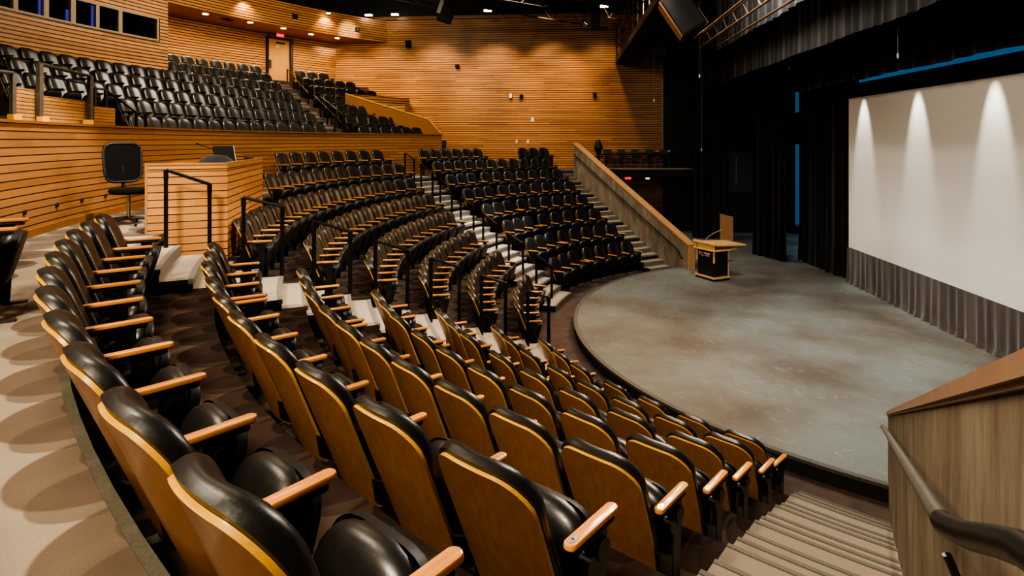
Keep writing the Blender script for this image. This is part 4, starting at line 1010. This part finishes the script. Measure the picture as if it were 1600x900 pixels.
# lighting truss of pipes
t=empty('lighting_truss',(6.3,3.0,7.05)); tag(t,'bronze pipe lighting truss at the top right, ends facing left','truss')
for i,(y,z,x0) in enumerate(((3.0,7.05,6.3),(3.0,7.42,6.0),(3.35,7.2,5.6),(2.55,7.02,6.1))):
    m=MB(); m.tube([(x0,y,z),(-6,y,z)],.03,8); child_world(m.obj('pipe',[pipe_m]),t)
m=MB()
for i in range(12):
    x=6-i*.9; m.tube([(x,3.0,7.05),(x-.45,3.0,7.42),(x-.9,3.0,7.05)],.012,5)
child_world(m.obj('web_bars',[pipe_m]),t)
for x in (4,0,-4):
    m=MB(); m.tube([(x,3,7.42),(x,3,10.9)],.012,5); child_world(m.obj('hanger_cable',[black_metal]),t)
# hanging microphones / pull weights
for i,(px,py,dp,top,lab) in enumerate(((1093,119,17.5,8.9,'white weight on a thin wire beneath the pipe truss ends'),(1233,107,17.3,8.5,'white weight on a wire below the left end of grey border'),(1403,87,10.6,9,'white weight on a wire in front of the black border'),(1022,157,21,7.3,'white weight on a wire before the far wall corner'),(1096,234,21,9,'grey weight on a wire left of the grey board'),(1188,234,20,9,'grey weight on a wire right of the grey board'))):
    q=cpos(px,py,dp); t=empty('hanging_weight',q); tag(t,lab,'weight')
    m=MB(); m.tube([(0,0,0),(0,0,top-q.z)],.005,5); m.obj('wire',[chrome],t)
    m=MB(); m.tube([(0,0,.05),(0,0,.03),(0,0,-.03),(0,0,-.05)],[.008,.02,.02,.008],8); m.obj('capsule',[white_plate],t)

# ------------------------------------------------------------------ lights
def area(name,loc,target,size,power,color,sy=None,spread=180):
    l=bpy.data.lights.new(name,'AREA'); l.energy=power; l.color=color; l.size=size; l.spread=rad(spread)
    if sy: l.shape='RECTANGLE'; l.size_y=sy
    o=bpy.data.objects.new(name,l); col.objects.link(o); o.location=loc; o.rotation_euler=(Vector(target)-Vector(loc)).to_track_quat('-Z','Y').to_euler(); return o
def spot(name,loc,target,power,color,ang=50,blend=.6,r=.08):
    l=bpy.data.lights.new(name,'SPOT'); l.energy=power; l.color=color; l.spot_size=rad(ang); l.spot_blend=blend; l.shadow_soft_size=r
    o=bpy.data.objects.new(name,l); col.objects.link(o); o.location=loc; o.rotation_euler=(Vector(target)-Vector(loc)).to_track_quat('-Z','Y').to_euler(); return o
WARM=(1,.79,.55); NEU=(1,.90,.76); AMB=(1,.69,.37)
area('house_wash_near',(-14.2,10.6,9.2),(-8.0,7.5,1.6),1.2,900,(1,.85,.64))
area('house_wash_near_front',(-8.0,12.5,9.5),(-9.0,10.0,2.5),1.5,260,(1,.84,.63))
area('house_wash_mid',(-1,12.5,9.6),(0,10,1.5),3.0,170,WARM)
area('house_wash_far',(9,9,9.6),(7.5,6.5,1.0),2.0,260,NEU,None,100)
area('front_warm_fill',(7.5,2.2,8.5),(-4.5,10.5,2.2),1.5,400,(1,.60,.28),None,60)  # added light imitating the brown wood reflection on the seat fronts
area('stage_wash',(.2,4.0,9.4),(-.6,1.6,.2),3.5,1500,(1,.94,.84),3.0)
spot('stage_key',(-1.2,3.4,9.3),(-2.2,1.0,.2),2600,(1,.95,.85),62,.9,.3)
area('truss_fill',(4,12,9.0),(4,12,10.9),6,40,(1,.7,.45))  # added upward fill so the trusses show, no fixture stands there
spot('near_stairs',(-4.5,3.6,8.6),(-8.3,6.0,1.4),1100,(1,.86,.66),44,.6)
spot('aisle_special',(4.5,6.2,9.4),(4.3,9.3,1.2),4200,(1,.96,.88),24,.5)
spot('aisle_special_console',(-7.0,7.0,9.4),(-3.9,10.6,1.5),2000,(1,.93,.8),34,.6)
spot('cross_aisle_special',(-6.5,11.0,9.2),(-5.2,13.9,2.9),2600,(1,.93,.8),36,.6)
for i,(y,p) in enumerate(((16.0,700),(13.4,900),(10.6,900),(8.0,1000),(5.6,500))):
    spot('wall_wash%d'%i,(XW-3.2,y,9.75),(XW,y-.2,6.2),p,AMB,62,.8,.12)
for i,x in enumerate((3.41,1.05,-1.28,-3.5)):
    spot('screen_wash%d'%i,(x,-.1,6.05),(x,-.5,3.85),430,(1,.95,.84),29,.75,.04)
area('screen_fill',(-1.0,5.0,5.8),(-.5,-.5,2.4),1.5,12,(1,.95,.85))
for i,(x,y) in enumerate(dl): spot('soffit_spot%d'%i,(x,y,8.72),(x,y,5),200,(1,.76,.46),155,.9,.06)
spot('front_glow',(lamp_pos[0],lamp_pos[1],lamp_pos[2]-.06),(lamp_pos[0]+.25,lamp_pos[1]+.2,8.4),90,(1,.7,.32),120,.8,.05)
spot('front_glow2',(lamp2[0],lamp2[1],lamp2[2]-.06),(lamp2[0]+.3,lamp2[1]+.25,8.4),90,(1,.7,.32),120,.8,.05)
fp=cylp(545,51,21.39); spot('front_patch',(fp[0]-3.2,fp[1]-4.2,9.55),fp,3600,(1,.85,.6),14,.9,.06)
area('balcony_wash',(4,13.5,9.6),(6.5,18.5,5.5),2.5,650,(1,.86,.66))
area('cyc_blue_top',(4,-2.55,7.8),(4,-3,6.0),16.0,260,(.4,.8,1),.3,70)
wld=bpy.data.worlds.new('World'); scene.world=wld; wld.use_nodes=True; wld.node_tree.nodes['Background'].inputs[0].default_value=(1,.75,.5,1); wld.node_tree.nodes['Background'].inputs[1].default_value=.015

# ------------------------------------------------------------------ camera
cd=bpy.data.cameras.new('Camera'); cam=bpy.data.objects.new('Camera',cd); col.objects.link(cam)
cam.location=CAM; cam.rotation_euler=(pi/2,0,yaw_-pi/2); cd.sensor_width=36; cd.lens=f_*36/1600; cd.shift_y=-(450-hy_)/1600; cd.clip_start=.03; cd.clip_end=200
scene.camera=cam
scene.view_settings.view_transform='AgX'; scene.view_settings.look='AgX - High Contrast'; scene.view_settings.exposure=0.1
